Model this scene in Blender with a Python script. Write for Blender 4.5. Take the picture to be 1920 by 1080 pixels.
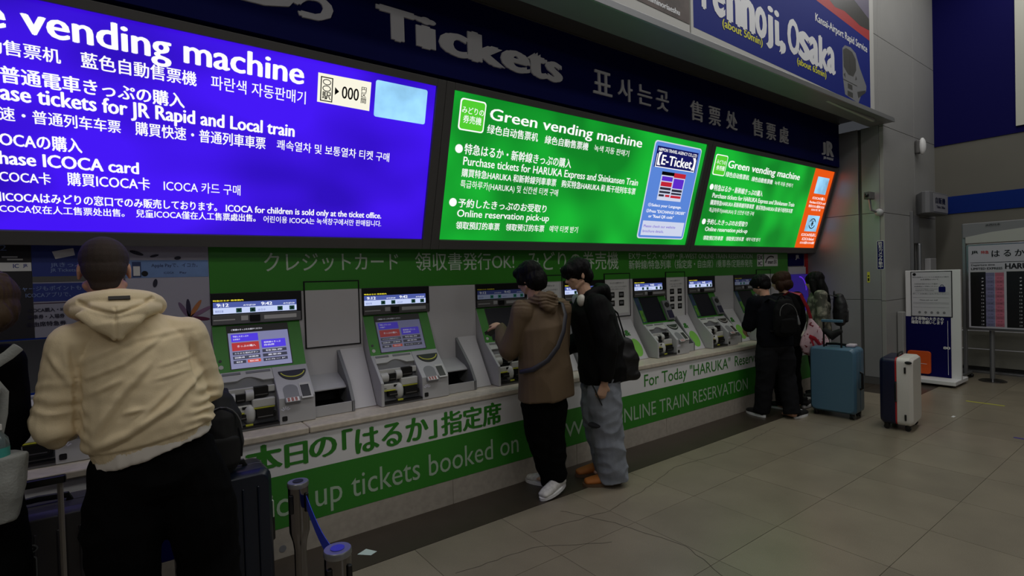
import bpy, bmesh, math, random
import numpy as np
from mathutils import Vector, Matrix, Euler, noise

S = bpy.context.scene
COL = S.collection
random.seed(7)
for o in list(bpy.data.objects):
    bpy.data.objects.remove(o)

# ------------------------------------------------------------------ camera
YAW, PITCH, ROLL = 0.6327849, -0.01793931, -0.02964811
cd = bpy.data.cameras.new('camera'); cam = bpy.data.objects.new('camera', cd); COL.objects.link(cam)
f_ = Vector((math.sin(YAW) * math.cos(PITCH), math.cos(YAW) * math.cos(PITCH), math.sin(PITCH)))
r_ = Vector((math.cos(YAW), -math.sin(YAW), 0)); u_ = r_.cross(f_)
c_, s_ = math.cos(ROLL), math.sin(ROLL)
R_, U_ = c_ * r_ + s_ * u_, -s_ * r_ + c_ * u_
cam.matrix_world = Matrix(((R_.x, U_.x, -f_.x, 0), (R_.y, U_.y, -f_.y, 0), (R_.z, U_.z, -f_.z, 1.6), (0, 0, 0, 1)))
cd.sensor_width = 36; cd.lens = 36 * 986.715 / 1920; cd.clip_start = 0.02; cd.clip_end = 200
S.camera = cam

# ------------------------------------------------------------------ world, lights, exposure
w = bpy.data.worlds.new('world'); S.world = w; w.use_nodes = True
w.node_tree.nodes['Background'].inputs[0].default_value = (0.85, 0.9, 1.0, 1)
w.node_tree.nodes['Background'].inputs[1].default_value = 0.045
S.view_settings.view_transform = 'Standard'; S.view_settings.look = 'None'
S.view_settings.exposure = 0; S.view_settings.gamma = 1; S.view_settings.use_curve_mapping = False


def area(name, loc, tgt, sx, sy, power, col=(1, 1, 1)):
    l = bpy.data.lights.new(name, 'AREA'); l.shape = 'RECTANGLE'; l.size = sx; l.size_y = sy
    l.energy = power; l.color = col
    o = bpy.data.objects.new(name, l); COL.objects.link(o); o.location = loc
    o.rotation_euler = (Vector(tgt) - Vector(loc)).to_track_quat('-Z', 'Y').to_euler()
    return o


area('ceiling_light', (4.5, 1.5, 6.2), (4.5, 1.7, 0), 11.0, 0.6, 135, (1, 0.98, 0.95))
area('ceiling_light', (3.0, -2.5, 6.2), (3.0, -2.0, 0), 10.0, 0.8, 82, (1, 0.98, 0.95))
area('hall_light', (3.5, -7.0, 4.2), (1.5, 3.5, 1.2), 1.6, 0.5, 16, (0.95, 0.97, 1))
area('hall_light', (-2.2, -1.0, 4.2), (0.0, 2.6, 1.3), 1.0, 0.5, 17, (1, 0.94, 0.86))

# ------------------------------------------------------------------ materials
MATS = {}


def lin(c):
    return tuple(((v / 255) / 12.92 if v / 255 <= 0.04045 else ((v / 255 + 0.055) / 1.055) ** 2.4) for v in c)


def mat(name, rgb, rough=0.6, metal=0.0, emit=0.0, noise_s=0, noise_a=0.0, bump=0.0, bump_s=60, tr=0.0, spec=None, stretch=None, sample=True):
    if name in MATS:
        return MATS[name]
    m = bpy.data.materials.new(name); m.use_nodes = True; MATS[name] = m
    nt = m.node_tree; b = nt.nodes['Principled BSDF']
    col = (*lin(rgb), 1)
    b.inputs['Base Color'].default_value = col; b.inputs['Roughness'].default_value = rough
    b.inputs['Metallic'].default_value = metal
    if spec is not None:
        b.inputs['Specular IOR Level'].default_value = spec
    if tr:
        b.inputs['Transmission Weight'].default_value = tr
    if emit:
        b.inputs['Base Color'].default_value = (0.02, 0.02, 0.02, 1)
        b.inputs['Emission Color'].default_value = col; b.inputs['Emission Strength'].default_value = emit
        if not sample:
            m.cycles.emission_sampling = 'NONE'
    tc = None
    if noise_s or bump:
        tc = nt.nodes.new('ShaderNodeTexCoord'); mp = nt.nodes.new('ShaderNodeMapping')
        nt.links.new(tc.outputs['Object'], mp.inputs[0])
        if stretch:
            mp.inputs['Scale'].default_value = stretch
    if noise_s:
        n = nt.nodes.new('ShaderNodeTexNoise'); n.inputs['Scale'].default_value = noise_s; n.inputs['Detail'].default_value = 6
        nt.links.new(mp.outputs[0], n.inputs['Vector'])
        r = nt.nodes.new('ShaderNodeMapRange'); r.inputs[1].default_value = 0.3; r.inputs[2].default_value = 0.7
        r.inputs[3].default_value = 1 - noise_a; r.inputs[4].default_value = 1 + noise_a
        nt.links.new(n.outputs[0], r.inputs[0])
        x = nt.nodes.new('ShaderNodeVectorMath'); x.operation = 'SCALE'; x.inputs[0].default_value = col[:3]
        nt.links.new(r.outputs[0], x.inputs['Scale'])
        nt.links.new(x.outputs[0], b.inputs['Emission Color' if emit else 'Base Color'])
    if bump:
        n2 = nt.nodes.new('ShaderNodeTexNoise'); n2.inputs['Scale'].default_value = bump_s; n2.inputs['Detail'].default_value = 4
        nt.links.new(mp.outputs[0], n2.inputs['Vector'])
        bp = nt.nodes.new('ShaderNodeBump'); bp.inputs['Strength'].default_value = bump; bp.inputs['Distance'].default_value = 0.01
        nt.links.new(n2.outputs[0], bp.inputs['Height']); nt.links.new(bp.outputs[0], b.inputs['Normal'])
    return m


def glow(name, rgb, dark, strength=1.0, scale=(0.8, 0.8, 1.4)):
    """back-lit sheet: uneven tubes behind it"""
    m = mat(name, rgb, 0.3, emit=strength)
    nt = m.node_tree; b = nt.nodes['Principled BSDF']
    tc = nt.nodes.new('ShaderNodeTexCoord'); mp = nt.nodes.new('ShaderNodeMapping'); mp.inputs['Scale'].default_value = scale
    n = nt.nodes.new('ShaderNodeTexNoise'); n.inputs['Scale'].default_value = 1.6; n.inputs['Detail'].default_value = 1
    mx = nt.nodes.new('ShaderNodeMix'); mx.data_type = 'RGBA'
    mx.inputs['A'].default_value = (*lin(dark), 1); mx.inputs['B'].default_value = (*lin(rgb), 1)
    r = nt.nodes.new('ShaderNodeMapRange'); r.inputs[1].default_value = 0.36; r.inputs[2].default_value = 0.62
    nt.links.new(tc.outputs['Object'], mp.inputs[0]); nt.links.new(mp.outputs[0], n.inputs['Vector'])
    nt.links.new(n.outputs[0], r.inputs[0]); nt.links.new(r.outputs[0], mx.inputs['Factor'])
    nt.links.new(mx.outputs['Result'], b.inputs['Emission Color'])
    return m


def tile_mat(name, rgb, rough):
    m = mat(name, rgb, rough, noise_s=3, noise_a=0.10, bump=0.05, bump_s=9)
    nt = m.node_tree; b = nt.nodes['Principled BSDF']
    vm = [n for n in nt.nodes if n.type == 'VECT_MATH'][0]
    oi = nt.nodes.new('ShaderNodeObjectInfo'); r = nt.nodes.new('ShaderNodeMapRange')
    r.inputs[3].default_value = 0.93; r.inputs[4].default_value = 1.07
    nt.links.new(oi.outputs['Random'], r.inputs[0])
    n = nt.nodes.new('ShaderNodeTexNoise'); n.inputs['Scale'].default_value = 260; n.inputs['Detail'].default_value = 2
    g = nt.nodes.new('ShaderNodeNewGeometry'); nt.links.new(g.outputs['Position'], n.inputs['Vector'])
    r2 = nt.nodes.new('ShaderNodeMapRange'); r2.inputs[1].default_value = 0.3; r2.inputs[2].default_value = 0.7
    r2.inputs[3].default_value = 0.85; r2.inputs[4].default_value = 1.15
    nt.links.new(n.outputs[0], r2.inputs[0])
    mm = nt.nodes.new('ShaderNodeMath'); mm.operation = 'MULTIPLY'
    nt.links.new(r.outputs[0], mm.inputs[0]); nt.links.new(r2.outputs[0], mm.inputs[1])
    v2 = nt.nodes.new('ShaderNodeVectorMath'); v2.operation = 'SCALE'
    nt.links.new(vm.outputs[0], v2.inputs[0]); nt.links.new(mm.outputs[0], v2.inputs['Scale'])
    nt.links.new(v2.outputs[0], b.inputs['Base Color'])
    for nn in nt.nodes:                       # large scale patches run across tiles
        if nn.type == 'TEX_NOISE' and nn.inputs['Scale'].default_value < 10:
            nt.links.new(g.outputs['Position'], nn.inputs['Vector'])
    return m


M = dict(
    wall=mat('wall_panel_grey', (150, 150, 148), 0.45, noise_s=2, noise_a=0.04),
    wallr=mat('wall_panel_metal', (150, 150, 152), 0.32, 0.25, noise_s=2, noise_a=0.05),
    wallend=mat('end_wall_paint', (104, 102, 93), 0.6, noise_s=2, noise_a=0.04),
    white=mat('white_melamine', (205, 203, 206), 0.4, noise_s=3, noise_a=0.03),
    whitep=mat('white_print', (225, 225, 225), 0.5),
    green=mat('green_vinyl', (54, 138, 34), 0.42, noise_s=1.2, noise_a=0.10),
    greenf=mat('green_vinyl_front', (48, 128, 36), 0.42, noise_s=1.5, noise_a=0.10),
    marble=mat('marble_slab', (196, 186, 170), 0.3, noise_s=30, noise_a=0.12),
    stone=mat('stone_base', (168, 160, 148), 0.5, noise_s=25, noise_a=0.10),
    navy=mat('navy_board', (9, 15, 84), 0.6, noise_s=2, noise_a=0.1, spec=.1),
    navy2=mat('navy_wall', (11, 9, 76), 0.7, spec=.1),
    blue2=mat('blue_wall_band', (16, 42, 118), 0.7, spec=.1),
    metal=mat('brushed_metal', (150, 150, 152), 0.3, 1.0, bump=0.05, bump_s=200),
    chrome=mat('chrome_steel', (128, 126, 126), 0.13, 1.0),
    alu=mat('aluminium', (150, 152, 155), 0.38, 0.8),
    letter=mat('letter_steel', (232, 233, 240), 0.45),
    bezel=mat('dark_bezel', (88, 87, 86), 0.45, noise_s=4, noise_a=0.05),
    black=mat('black_plastic', (14, 14, 15), 0.35),
    blackm=mat('black_matt', (9, 9, 10), 0.8),
    grey=mat('machine_grey', (176, 176, 178), 0.42, noise_s=6, noise_a=0.03),
    grey2=mat('machine_grey_dark', (120, 121, 124), 0.45),
    lgrey=mat('module_light_grey', (190, 190, 186), 0.42),
    yellow=mat('yellow_plastic', (200, 200, 60), 0.4),
    floorb=mat('floor_border', (58, 50, 42), 0.35, noise_s=5, noise_a=0.12),
    soffit=mat('soffit_grey', (84, 84, 84), 0.5, noise_s=2, noise_a=0.04),
    beam=mat('beam_grey', (118, 120, 122), 0.45, noise_s=2, noise_a=0.04),
    ceil=mat('ceiling_white', (150, 150, 145), 0.8),
    orange=mat('orange_board', (214, 84, 22), 0.5),
    red=mat('red_print', (170, 22, 28), 0.5),
)
TILE = tile_mat('floor_tile', (134, 125, 108), 0.30)
EM = dict(
    w=mat('lit_white', (255, 255, 255), emit=1.0, sample=False),
    w2=mat('lit_white_poster', (205, 212, 235), emit=1.0, sample=False),
    cream=mat('lit_cream', (250, 246, 226), emit=1.0),
    k=mat('lit_black', (8, 10, 20), 0.3),
    navy=mat('lit_navy', (10, 12, 90), emit=1.0, sample=False),
    cyan=mat('lit_cyan', (150, 208, 246), emit=1.0, noise_s=4, noise_a=0.3),
    lime=mat('lit_lime', (80, 205, 45), emit=1.0),
    orange=mat('lit_orange', (232, 84, 12), emit=1.0),
    poster=mat('lit_poster_blue', (88, 132, 215), emit=1.0),
    purple=mat('lit_purple', (90, 40, 200), emit=1.0, sample=False),
    red=mat('lit_red', (190, 30, 50), emit=1.0, sample=False),
    dark=mat('lit_dark', (40, 40, 60), emit=1.0, sample=False),
)


# ------------------------------------------------------------------ mesh helpers
def attach(o, parent):
    o.parent = parent
    o.matrix_parent_inverse = Matrix.Translation(-parent.location) if parent.type == 'EMPTY' else Matrix.Identity(4)


class MB:
    def __init__(s):
        s.v = []; s.f = []

    def add(s, vs, fs):
        o = len(s.v); s.v += [tuple(v) for v in vs]; s.f += [tuple(i + o for i in f) for f in fs]; return s

    def box(s, x0, x1, y0, y1, z0, z1):
        v = [(x, y, z) for x in (x0, x1) for y in (y0, y1) for z in (z0, z1)]
        return s.add(v, [(0, 1, 3, 2), (4, 6, 7, 5), (0, 4, 5, 1), (2, 3, 7, 6), (0, 2, 6, 4), (1, 5, 7, 3)])

    def prism(s, poly, a, b, ax='x'):
        """poly of 2-D points: ax x -> (y,z); y -> (x,z); z -> (x,y)"""
        def P(p, t):
            return {'x': (t, p[0], p[1]), 'y': (p[0], t, p[1]), 'z': (p[0], p[1], t)}[ax]
        n = len(poly); v = [P(p, a) for p in poly] + [P(p, b) for p in poly]
        return s.add(v, [tuple(range(n))[::-1], tuple(range(n, 2 * n))] + [(i, (i + 1) % n, n + (i + 1) % n, n + i) for i in range(n)])

    def slab(s, poly, F, d0, d1):
        """poly in the (u,v) plane of frame F, thickness d0..d1 along its normal"""
        n = len(poly); v = [F(p[0], p[1], d0) for p in poly] + [F(p[0], p[1], d1) for p in poly]
        return s.add(v, [tuple(range(n))[::-1], tuple(range(n, 2 * n))] + [(i, (i + 1) % n, n + (i + 1) % n, n + i) for i in range(n)])

    def rect(s, F, u0, u1, v0, v1, d0, d1):
        return s.slab([(u0, v0), (u1, v0), (u1, v1), (u0, v1)], F, d0, d1)

    def tube(s, pts, rad, n=12, side=(1, 0, 0), round_=True):
        pts = [Vector(p) for p in pts]
        if not isinstance(rad, (list, tuple)):
            rad = [rad] * len(pts)
        rad = [r if isinstance(r, (tuple, list)) else (r, r) for r in rad]
        P, Rr, T = [], [], []
        for i, p in enumerate(pts):
            t = (pts[min(i + 1, len(pts) - 1)] - pts[max(i - 1, 0)]).normalized()
            P.append(p); Rr.append(rad[i]); T.append(t)
        if round_:
            k = [0.45, 0.8, 0.96]; d = [0.89, 0.6, 0.28]
            h = min(Rr[0]); h2 = min(Rr[-1])
            P = [P[0] - T[0] * h * q for q in d] + P + [P[-1] + T[-1] * h2 * q for q in d[::-1]]
            Rr = [(Rr[0][0] * q, Rr[0][1] * q) for q in k] + Rr + [(Rr[-1][0] * q, Rr[-1][1] * q) for q in k[::-1]]
            T = [T[0]] * 3 + T + [T[-1]] * 3
        vs = []; sd = Vector(side)
        for p, r, t in zip(P, Rr, T):
            a = sd - t * sd.dot(t)
            if a.length < 1e-3:
                a = Vector((0, 1, 0)) - t * t.y
            a.normalize(); b = t.cross(a)
            for j in range(n):
                q = 2 * math.pi * j / n
                vs.append(p + a * (math.cos(q) * r[0]) + b * (math.sin(q) * r[1]))
        m = len(P); fs = [(i * n + j, i * n + (j + 1) % n, (i + 1) * n + (j + 1) % n, (i + 1) * n + j) for i in range(m - 1) for j in range(n)]
        fs += [tuple(range(n))[::-1], tuple((m - 1) * n + j for j in range(n))]
        return s.add(vs, fs)

    def ball(s, c, r, rot=None, n=14, m=9):
        c = Vector(c); r = (r, r, r) if isinstance(r, (int, float)) else r
        vs = [Vector((0, 0, -1))]
        for i in range(1, m):
            a = math.pi * i / m - math.pi / 2
            for j in range(n):
                q = 2 * math.pi * j / n
                vs.append(Vector((math.cos(a) * math.cos(q), math.cos(a) * math.sin(q), math.sin(a))))
        vs.append(Vector((0, 0, 1)))
        vs = [Vector((v.x * r[0], v.y * r[1], v.z * r[2])) for v in vs]
        if rot is not None:
            vs = [rot @ v for v in vs]
        vs = [v + c for v in vs]
        fs = [(0, 1 + (j + 1) % n, 1 + j) for j in range(n)]
        fs += [(1 + i * n + j, 1 + i * n + (j + 1) % n, 1 + (i + 1) * n + (j + 1) % n, 1 + (i + 1) * n + j) for i in range(m - 2) for j in range(n)]
        L = len(vs) - 1; fs += [(1 + (m - 2) * n + j, 1 + (m - 2) * n + (j + 1) % n, L) for j in range(n)]
        return s.add(vs, fs)

    def lathe(s, prof, c=(0, 0, 0), n=28):
        vs = []
        for r, z in prof:
            for j in range(n):
                q = 2 * math.pi * j / n
                vs.append((c[0] + r * math.cos(q), c[1] + r * math.sin(q), c[2] + z))
        m = len(prof); fs = [(i * n + j, i * n + (j + 1) % n, (i + 1) * n + (j + 1) % n, (i + 1) * n + j) for i in range(m - 1) for j in range(n)]
        fs += [tuple(range(n))[::-1], tuple((m - 1) * n + j for j in range(n))]
        return s.add(vs, fs)

    def mesh(s, name):
        me = bpy.data.meshes.new(name); me.from_pydata(s.v, [], s.f)
        bm = bmesh.new(); bm.from_mesh(me); bmesh.ops.recalc_face_normals(bm, faces=bm.faces); bm.to_mesh(me); bm.free()
        return me

    def build(s, name, m, parent=None, smooth=False, bevel=0.0, loc=None):
        me = s.mesh(name); me.materials.append(m)
        o = bpy.data.objects.new(name, me); COL.objects.link(o)
        if smooth:
            me.polygons.foreach_set('use_smooth', [True] * len(me.polygons))
            if smooth != 'all':
                me.set_sharp_from_angle(angle=0.7)
        if bevel:
            b = o.modifiers.new('bevel', 'BEVEL'); b.width = bevel; b.segments = 2; b.limit_method = 'ANGLE'; b.angle_limit = 0.6
        if parent is not None:
            attach(o, parent)
        return o


def frame(O, U, V, N):
    O, U, V, N = Vector(O), Vector(U), Vector(V), Vector(N)
    return lambda u, v, d=0.0: O + U * u + V * v + N * d


def XZ(y):                       # vertical plane facing the hall; u = x, v = z
    return frame((0, y, 0), (1, 0, 0), (0, 0, 1), (0, -1, 0))


def YZ(x):                       # vertical plane facing -x; u = -y, v = z
    return frame((x, 0, 0), (0, -1, 0), (0, 0, 1), (-1, 0, 0))


def rrect(u0, u1, v0, v1, r, n=5):
    P = []
    for cx, cy, a in ((u1 - r, v0 + r, -90), (u1 - r, v1 - r, 0), (u0 + r, v1 - r, 90), (u0 + r, v0 + r, 180)):
        for i in range(n):
            q = math.radians(a + 90 * i / (n - 1)); P.append((cx + r * math.cos(q), cy + r * math.sin(q)))
    return P


def disc(cu, cv, ru, rv=None, n=20, a0=0, a1=360):
    rv = rv or ru
    return [(cu + ru * math.cos(math.radians(a0 + (a1 - a0) * i / n)), cv + rv * math.sin(math.radians(a0 + (a1 - a0) * i / n))) for i in range(n + (0 if a1 - a0 == 360 else 1))]


def tag(o, label=None, cat=None, group=None, kind=None):
    if label: o['label'] = label
    if cat: o['category'] = cat
    if group: o['group'] = group
    if kind: o['kind'] = kind
    return o


def empty(name, loc, label=None, cat=None, group=None):
    o = bpy.data.objects.new(name, None); COL.objects.link(o); o.location = loc; o.empty_display_size = 0.1
    return tag(o, label, cat, group)


def struct(o):
    o['kind'] = 'structure'; return o


def copy_tree(o, parent=None):
    c = o.copy(); COL.objects.link(c)
    if parent is not None:
        c.parent = parent
    for ch in list(o.children):
        copy_tree(ch, c)
    return c


# ------------------------------------------------------------------ lettering
_tc = {}


def glyphs(body, wgt, res):
    k = (body, wgt, res)
    if k not in _tc:
        cu = bpy.data.curves.new('t', 'FONT'); cu.body = body; cu.size = 1; cu.offset = wgt; cu.resolution_u = res
        o = bpy.data.objects.new('t', cu); COL.objects.link(o)
        me = bpy.data.meshes.new_from_object(o.evaluated_get(bpy.context.evaluated_depsgraph_get()))
        n = len(me.vertices); co = np.zeros(n * 3); me.vertices.foreach_get('co', co); co = co.reshape(-1, 3)[:, :2]
        _tc[k] = (co, [tuple(p.vertices) for p in me.polygons])
        bpy.data.objects.remove(o); bpy.data.curves.remove(cu); bpy.data.meshes.remove(me)
    return _tc[k]


CJK_SHIFT = [(0, 0), (1, 0), (-1, 0), (0, .7), (0, -.7)]


class TX:
    """flat print in a plane; add() fits a line so that body[vis:] spans u0..u1; weight by overprinting"""
    def __init__(s, F, d=0.004, thick=0.0, wgt=0.012, res=3):
        s.F = F; s.d = d; s.L = []; s.w = wgt; s.t = thick; s.res = res

    def add(s, body, vis, u0, u1, v0, h, ref='国', wgt=None, shear=0.0):
        wgt = s.w if wgt is None else wgt
        co, fs = glyphs(body, 0, s.res)
        sub = co if vis == 0 else glyphs(body[vis:], 0, s.res)[0]
        if not len(co) or not len(sub):
            return s
        rc = glyphs(ref, 0, s.res)[0]
        sx = (u1 - u0) / max(1e-6, sub[:, 0].max() - sub[:, 0].min()); x1 = co[:, 0].max()
        sy = h / (rc[:, 1].max() - rc[:, 1].min()); y0 = rc[:, 1].min()
        B = MB()
        ex, ey = wgt * sx * 1.35, wgt * sy * .8
        for q, (dx, dy) in enumerate(CJK_SHIFT if wgt > 0.003 else [(0, 0)]):
            k = q * 0.00005
            uv = [(u1 + (x - x1) * sx + dx * ex, v0 + (y - y0) * sy + dy * ey) for x, y in co]
            if s.t:
                n = len(uv); vs = [s.F(u, v, s.d + s.t + k * 3) for u, v in uv] + [s.F(u, v, s.d) for u, v in uv]
                ec = {}
                for f in fs:
                    for a, b in zip(f, f[1:] + f[:1]):
                        ec[(a, b)] = 1
                B.add(vs, fs + [(a, b, b + n, a + n) for (a, b) in ec if (b, a) not in ec])
            else:
                B.add([s.F(u, v, s.d + k) for u, v in uv], fs)
        s.L.append(B)
        return s

    def vertical(s, chars, uc, v1, w_, h, gap, ref='国'):
        for i, c in enumerate(chars):
            s.add(c, 0, uc - w_ / 2, uc + w_ / 2, v1 - (i + 1) * h - i * gap, h, c if c in 'ー・' else ref)
        return s

    def build(s, m, parent, name='lettering', join=False):
        Ls = s.L
        if join:
            B = MB()
            for b in Ls: B.add(b.v, b.f)
            Ls = [B]
        for B in Ls:
            me = bpy.data.meshes.new(name); me.from_pydata(B.v, [], B.f); me.materials.append(m)
            o = bpy.data.objects.new(name, me); COL.objects.link(o); attach(o, parent)
            if join: o['kind'] = 'stuff'
        return o


def plate(F, u0, u1, v0, v1, d0, d1, name, m, parent, bevel=0, smooth=False):
    return MB().rect(F, u0, u1, v0, v1, d0, d1).build(name, m, parent, bevel=bevel)


# ------------------------------------------------------------------ floor
fl = struct(MB().box(-8, 10.34, -12, 3.9, -0.12, -0.006).build('floor', TILE))
X0, Y0, TX_, TY_ = 1.335, 2.88, 0.634, 0.6
tb = MB().box(0.0015, TX_ - 0.0015, -TY_ + 0.0015, -0.0015, -0.02, 0)
tm = tb.mesh('tile'); tm.materials.append(TILE)
for j in range(12):
    for i in range(-4, 15):
        if X0 + (i + 1) * TX_ > 10.34 or (j == 0 and X0 + (i + 1) * TX_ > 7.68):
            continue
        if X0 + (i + 1) * TX_ < -1.5:
            continue
        t = bpy.data.objects.new('tile', tm); COL.objects.link(t)
        t.location = (X0 + i * TX_, Y0 - j * TY_, random.uniform(-0.0006, 0)); t.parent = fl
MB().box(-8, 8.257, 2.883, 3.30, -0.02, 0.0).build('border_strip', M['floorb'], fl)
MB().box(7.675, 10.34, 2.283, 2.877, -0.02, -0.0002).build('border_strip', M['floorb'], fl)


def crack(pts):
    b = MB(); P = []
    for k in range(len(pts) - 1):
        a, c = Vector(pts[k]), Vector(pts[k + 1]); n = max(2, int((c - a).length / 0.05))
        for i in range(n):
            P.append(a.lerp(c, i / n) + Vector((random.uniform(-1, 1), random.uniform(-1, 1))) * 0.008)
    P.append(Vector(pts[-1]))
    for i in range(len(P) - 1):
        d = (P[i + 1] - P[i]).normalized(); q = Vector((-d.y, d.x)) * 0.0016
        b.add([(*(P[i] - q), 0.0006), (*(P[i] + q), 0.0006), (*(P[i + 1] + q), 0.0006), (*(P[i + 1] - q), 0.0006)], [(0, 1, 2, 3)])
    return b


ck = mat('crack_dark', (52, 46, 38), 0.8)
crack([(2.0, 2.6), (2.6, 2.5), (3.15, 2.6), (3.6, 2.72), (4.3, 2.65), (5.3, 2.75)]).build('floor_crack', ck, fl)
crack([(2.35, 2.72), (2.5, 2.35), (2.6, 1.9), (2.45, 1.5)]).build('floor_crack', ck, fl)
crack([(1.4, 2.5), (1.9, 2.45), (2.3, 2.2)]).build('floor_crack', ck, fl)
for x, y, L in ((7.83, 2.36, .20), (7.92, 1.67, .34)):
    tag(MB().box(x, x + 0.03, y - L / 2, y + L / 2, 0, 0.0012).build('floor_tape', M['yellow']),
        'short yellow tape strip on the floor ' + ('beside the navy and white suitcase' if L < .3 else 'in front of the timetable board'), 'tape', 'yellow tape marks on the floor')
tag(MB().box(6.53, 6.56, 1.02, 1.18, 0, 0.0012).build('floor_tape', mat('purple_tape', (60, 50, 150), 0.4)), 'short violet tape strip on the floor at the right edge of the picture', 'tape')
tag(MB().prism([(1.045, 3.045), (1.105, 2.985), (1.15, 3.005), (1.11, 3.075)], 0.001, 0.002, 'z').build('paper_slip', mat('paper_mint', (205, 225, 215), 0.6)), 'small pale slip of paper lying on the dark floor strip below the counter', 'paper')
tag(MB().box(6.98, 7.05, 1.72, 1.745, 0.0, 0.0015).build('paper_slip', M['whitep']), 'tiny white scrap of paper on the open floor right of the white suitcase', 'paper')

# ------------------------------------------------------------------ walls
XE = 8.257
struct(MB().box(-8, XE, 3.751, 3.95, -0.1, 4.0).build('wall_back', M['white']))
struct(MB().box(-8.2, -8, -12, 3.95, -0.1, 6.6).build('wall_left', M['wall']))
struct(MB().box(-8.2, 10.5, -12, 4.0, 6.45, 6.6).build('ceiling', M['ceil']))
wr = struct(MB().box(XE + 0.03, 8.4, 2.80, 3.95, -0.1, 3.52).build('wall_return', M['bezel']))
for y0, y1 in ((2.794, 3.006), (3.05, 3.75)):
    for z0, z1 in ((0.10, 1.160), (1.166, 2.345), (2.351, 3.52)):
        MB().box(XE, XE + 0.04, y0, y1, z0, z1).build('panel', M['wallr'], wr, bevel=0.002)
MB().box(XE + 0.004, XE + 0.05, 2.80, 3.75, 0, 0.098).build('skirting', M['bezel'], wr)
wf = struct(MB().box(XE + 0.05, 10.34, 2.78, 2.9, -0.1, 6.45).build('wall_front', M['bezel']))
for x0, x1 in ((XE, 9.42), (9.426, 10.34)):
    for z0, z1 in ((0.10, 1.145), (1.151, 2.335), (2.341, 3.50), (3.506, 4.66), (4.666, 6.44)):
        MB().box(x0, x1, 2.74, 2.79, z0, z1).build('panel', M['wall'], wf, bevel=0.002)
MB().box(XE + .003, 10.34, 2.745, 2.80, 0, 0.098).build('skirting', M['bezel'], wf)
wu = struct(MB().box(-8, XE, 2.76, 2.9, 3.53, 6.45).build('wall_upper', M['bezel']))
for x0, x1 in ((-8, 4.5), (4.506, 8.12), (8.126, XE)):
    for z0, z1 in ((3.56, 4.66), (4.666, 6.44)):
        MB().box(x0, x1, 2.74, 2.79, z0, z1).build('panel', M['wall'], wu, bevel=0.002)
we = struct(MB().box(10.34, 10.5, -12, 2.9, -0.1, 6.45).build('wall_end', M['wallend']))
MB().box(10.325, 10.35, -1.5, 2.74, 3.468, 5.78).build('upper_blue_panel', M['navy2'], we)
MB().box(10.325, 10.35, -3, 2.74, 2.40, 2.665).build('lower_blue_band', M['blue2'], we)
MB().box(10.31, 10.35, -3, 2.74, 0.0, 0.06).build('skirting', M['bezel'], we)
# overhead beam with its soffits
tag(MB().box(-8, XE, 2.62, 2.90, 3.52, 3.57).build('trim_1', M['beam'], bevel=0.004), kind='structure')
tag(MB().box(-8, XE, 2.605, 2.62, 3.515, 3.57).build('trim_2', M['alu'], bevel=0.003), kind='structure')
tag(MB().box(-8, XE, 2.93, 3.75, 3.655, 3.70).build('trim_3', M['soffit']), kind='structure')
tag(MB().box(-8, XE, 2.895, 2.935, 3.58, 3.72).build('trim_4', M['blackm']), kind='structure')

# white sheet on the end wall, top right
ns = empty('notice_sheet', (10.3, 1.3, 4.5), 'tall white notice panel high on the navy end wall at the right edge', 'sign')
plate(YZ(10.322), -1.79, -0.6, 3.56, 6.2, 0.0, 0.03, 'sheet', mat('notice_white', (200, 200, 186), 0.5), ns)
TX(YZ(10.325), 0.032, wgt=0.02).add('コ', 0, -1.745, -1.60, 4.96, 0.11, 'コ').add('インロッカー', 0, -1.55, -0.75, 4.96, 0.12).build(M['black'], ns)

# ------------------------------------------------------------------ ticket fascia
tf = empty('ticket_fascia', (3, 3.3, 3.04), 'long dark navy fascia board reading Tickets above the lit signs', 'sign')
MB().box(-6, 8.25, 3.28, 3.35, 3.045, 3.645).build('fascia_board', M['navy'], tf)
MB().box(-6, 8.25, 3.265, 3.35, 3.645, 3.66).build('edge_trim', M['bezel'], tf)
t = TX(XZ(3.28), 0.0, 0.012, 0.045)
for c, a, b in (('T', 1.396, 1.640), ('i', 1.69, 1.765), ('c', 1.86, 2.055), ('k', 2.10, 2.36), ('e', 2.39, 2.61), ('t', 2.64, 2.80), ('s', 2.825, 2.958)):
    lo, rf, hh = 3.208, c, {'T': .200, 'i': .200, 'k': .200, 't': .185}.get(c, .150)
    t.add(c, 0, a, b, lo, hh, rf, 0.045)
t.add('こち', 1, 0.42, 0.84, 3.215, 0.24, 'ち', 0.04).add('ら', 0, 0.86, 1.075, 3.205, 0.24, 'ら', 0.04)
t.add('표', 0, 3.345, 3.575, 3.20, 0.205, '표', 0.006).add('사', 0, 3.66, 3.85, 3.2, 0.2, '사', 0.006)
t.add('는', 0, 3.93, 4.13, 3.21, 0.18, '는', 0.006).add('곳', 0, 4.20, 4.385, 3.20, 0.19, '곳', 0.006)
for c, a, b in (('售', 4.745, 4.955), ('票', 5.07, 5.28), ('处', 5.40, 5.61), ('售', 5.94, 6.16), ('票', 6.25, 6.46), ('處', 6.56, 6.775)):
    t.add(c, 0, a, b, 3.185, 0.19, '国', 0.004)
t.build(M['letter'], tf, 'letter')
# operator's emblem, drawn as strokes
e = TX(XZ(3.28), 0.0, 0.01, 0.035)
e.add('J', 0, 7.71, 7.80, 3.165, 0.17, 'J', .02).add('R', 0, 7.86, 8.04, 3.17, 0.19, 'R', .035).add('JR-WEST', 0, 7.75, 8.05, 3.115, 0.03, 'R', 0.0)
e.build(M['letter'], tf, 'emblem')

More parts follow.
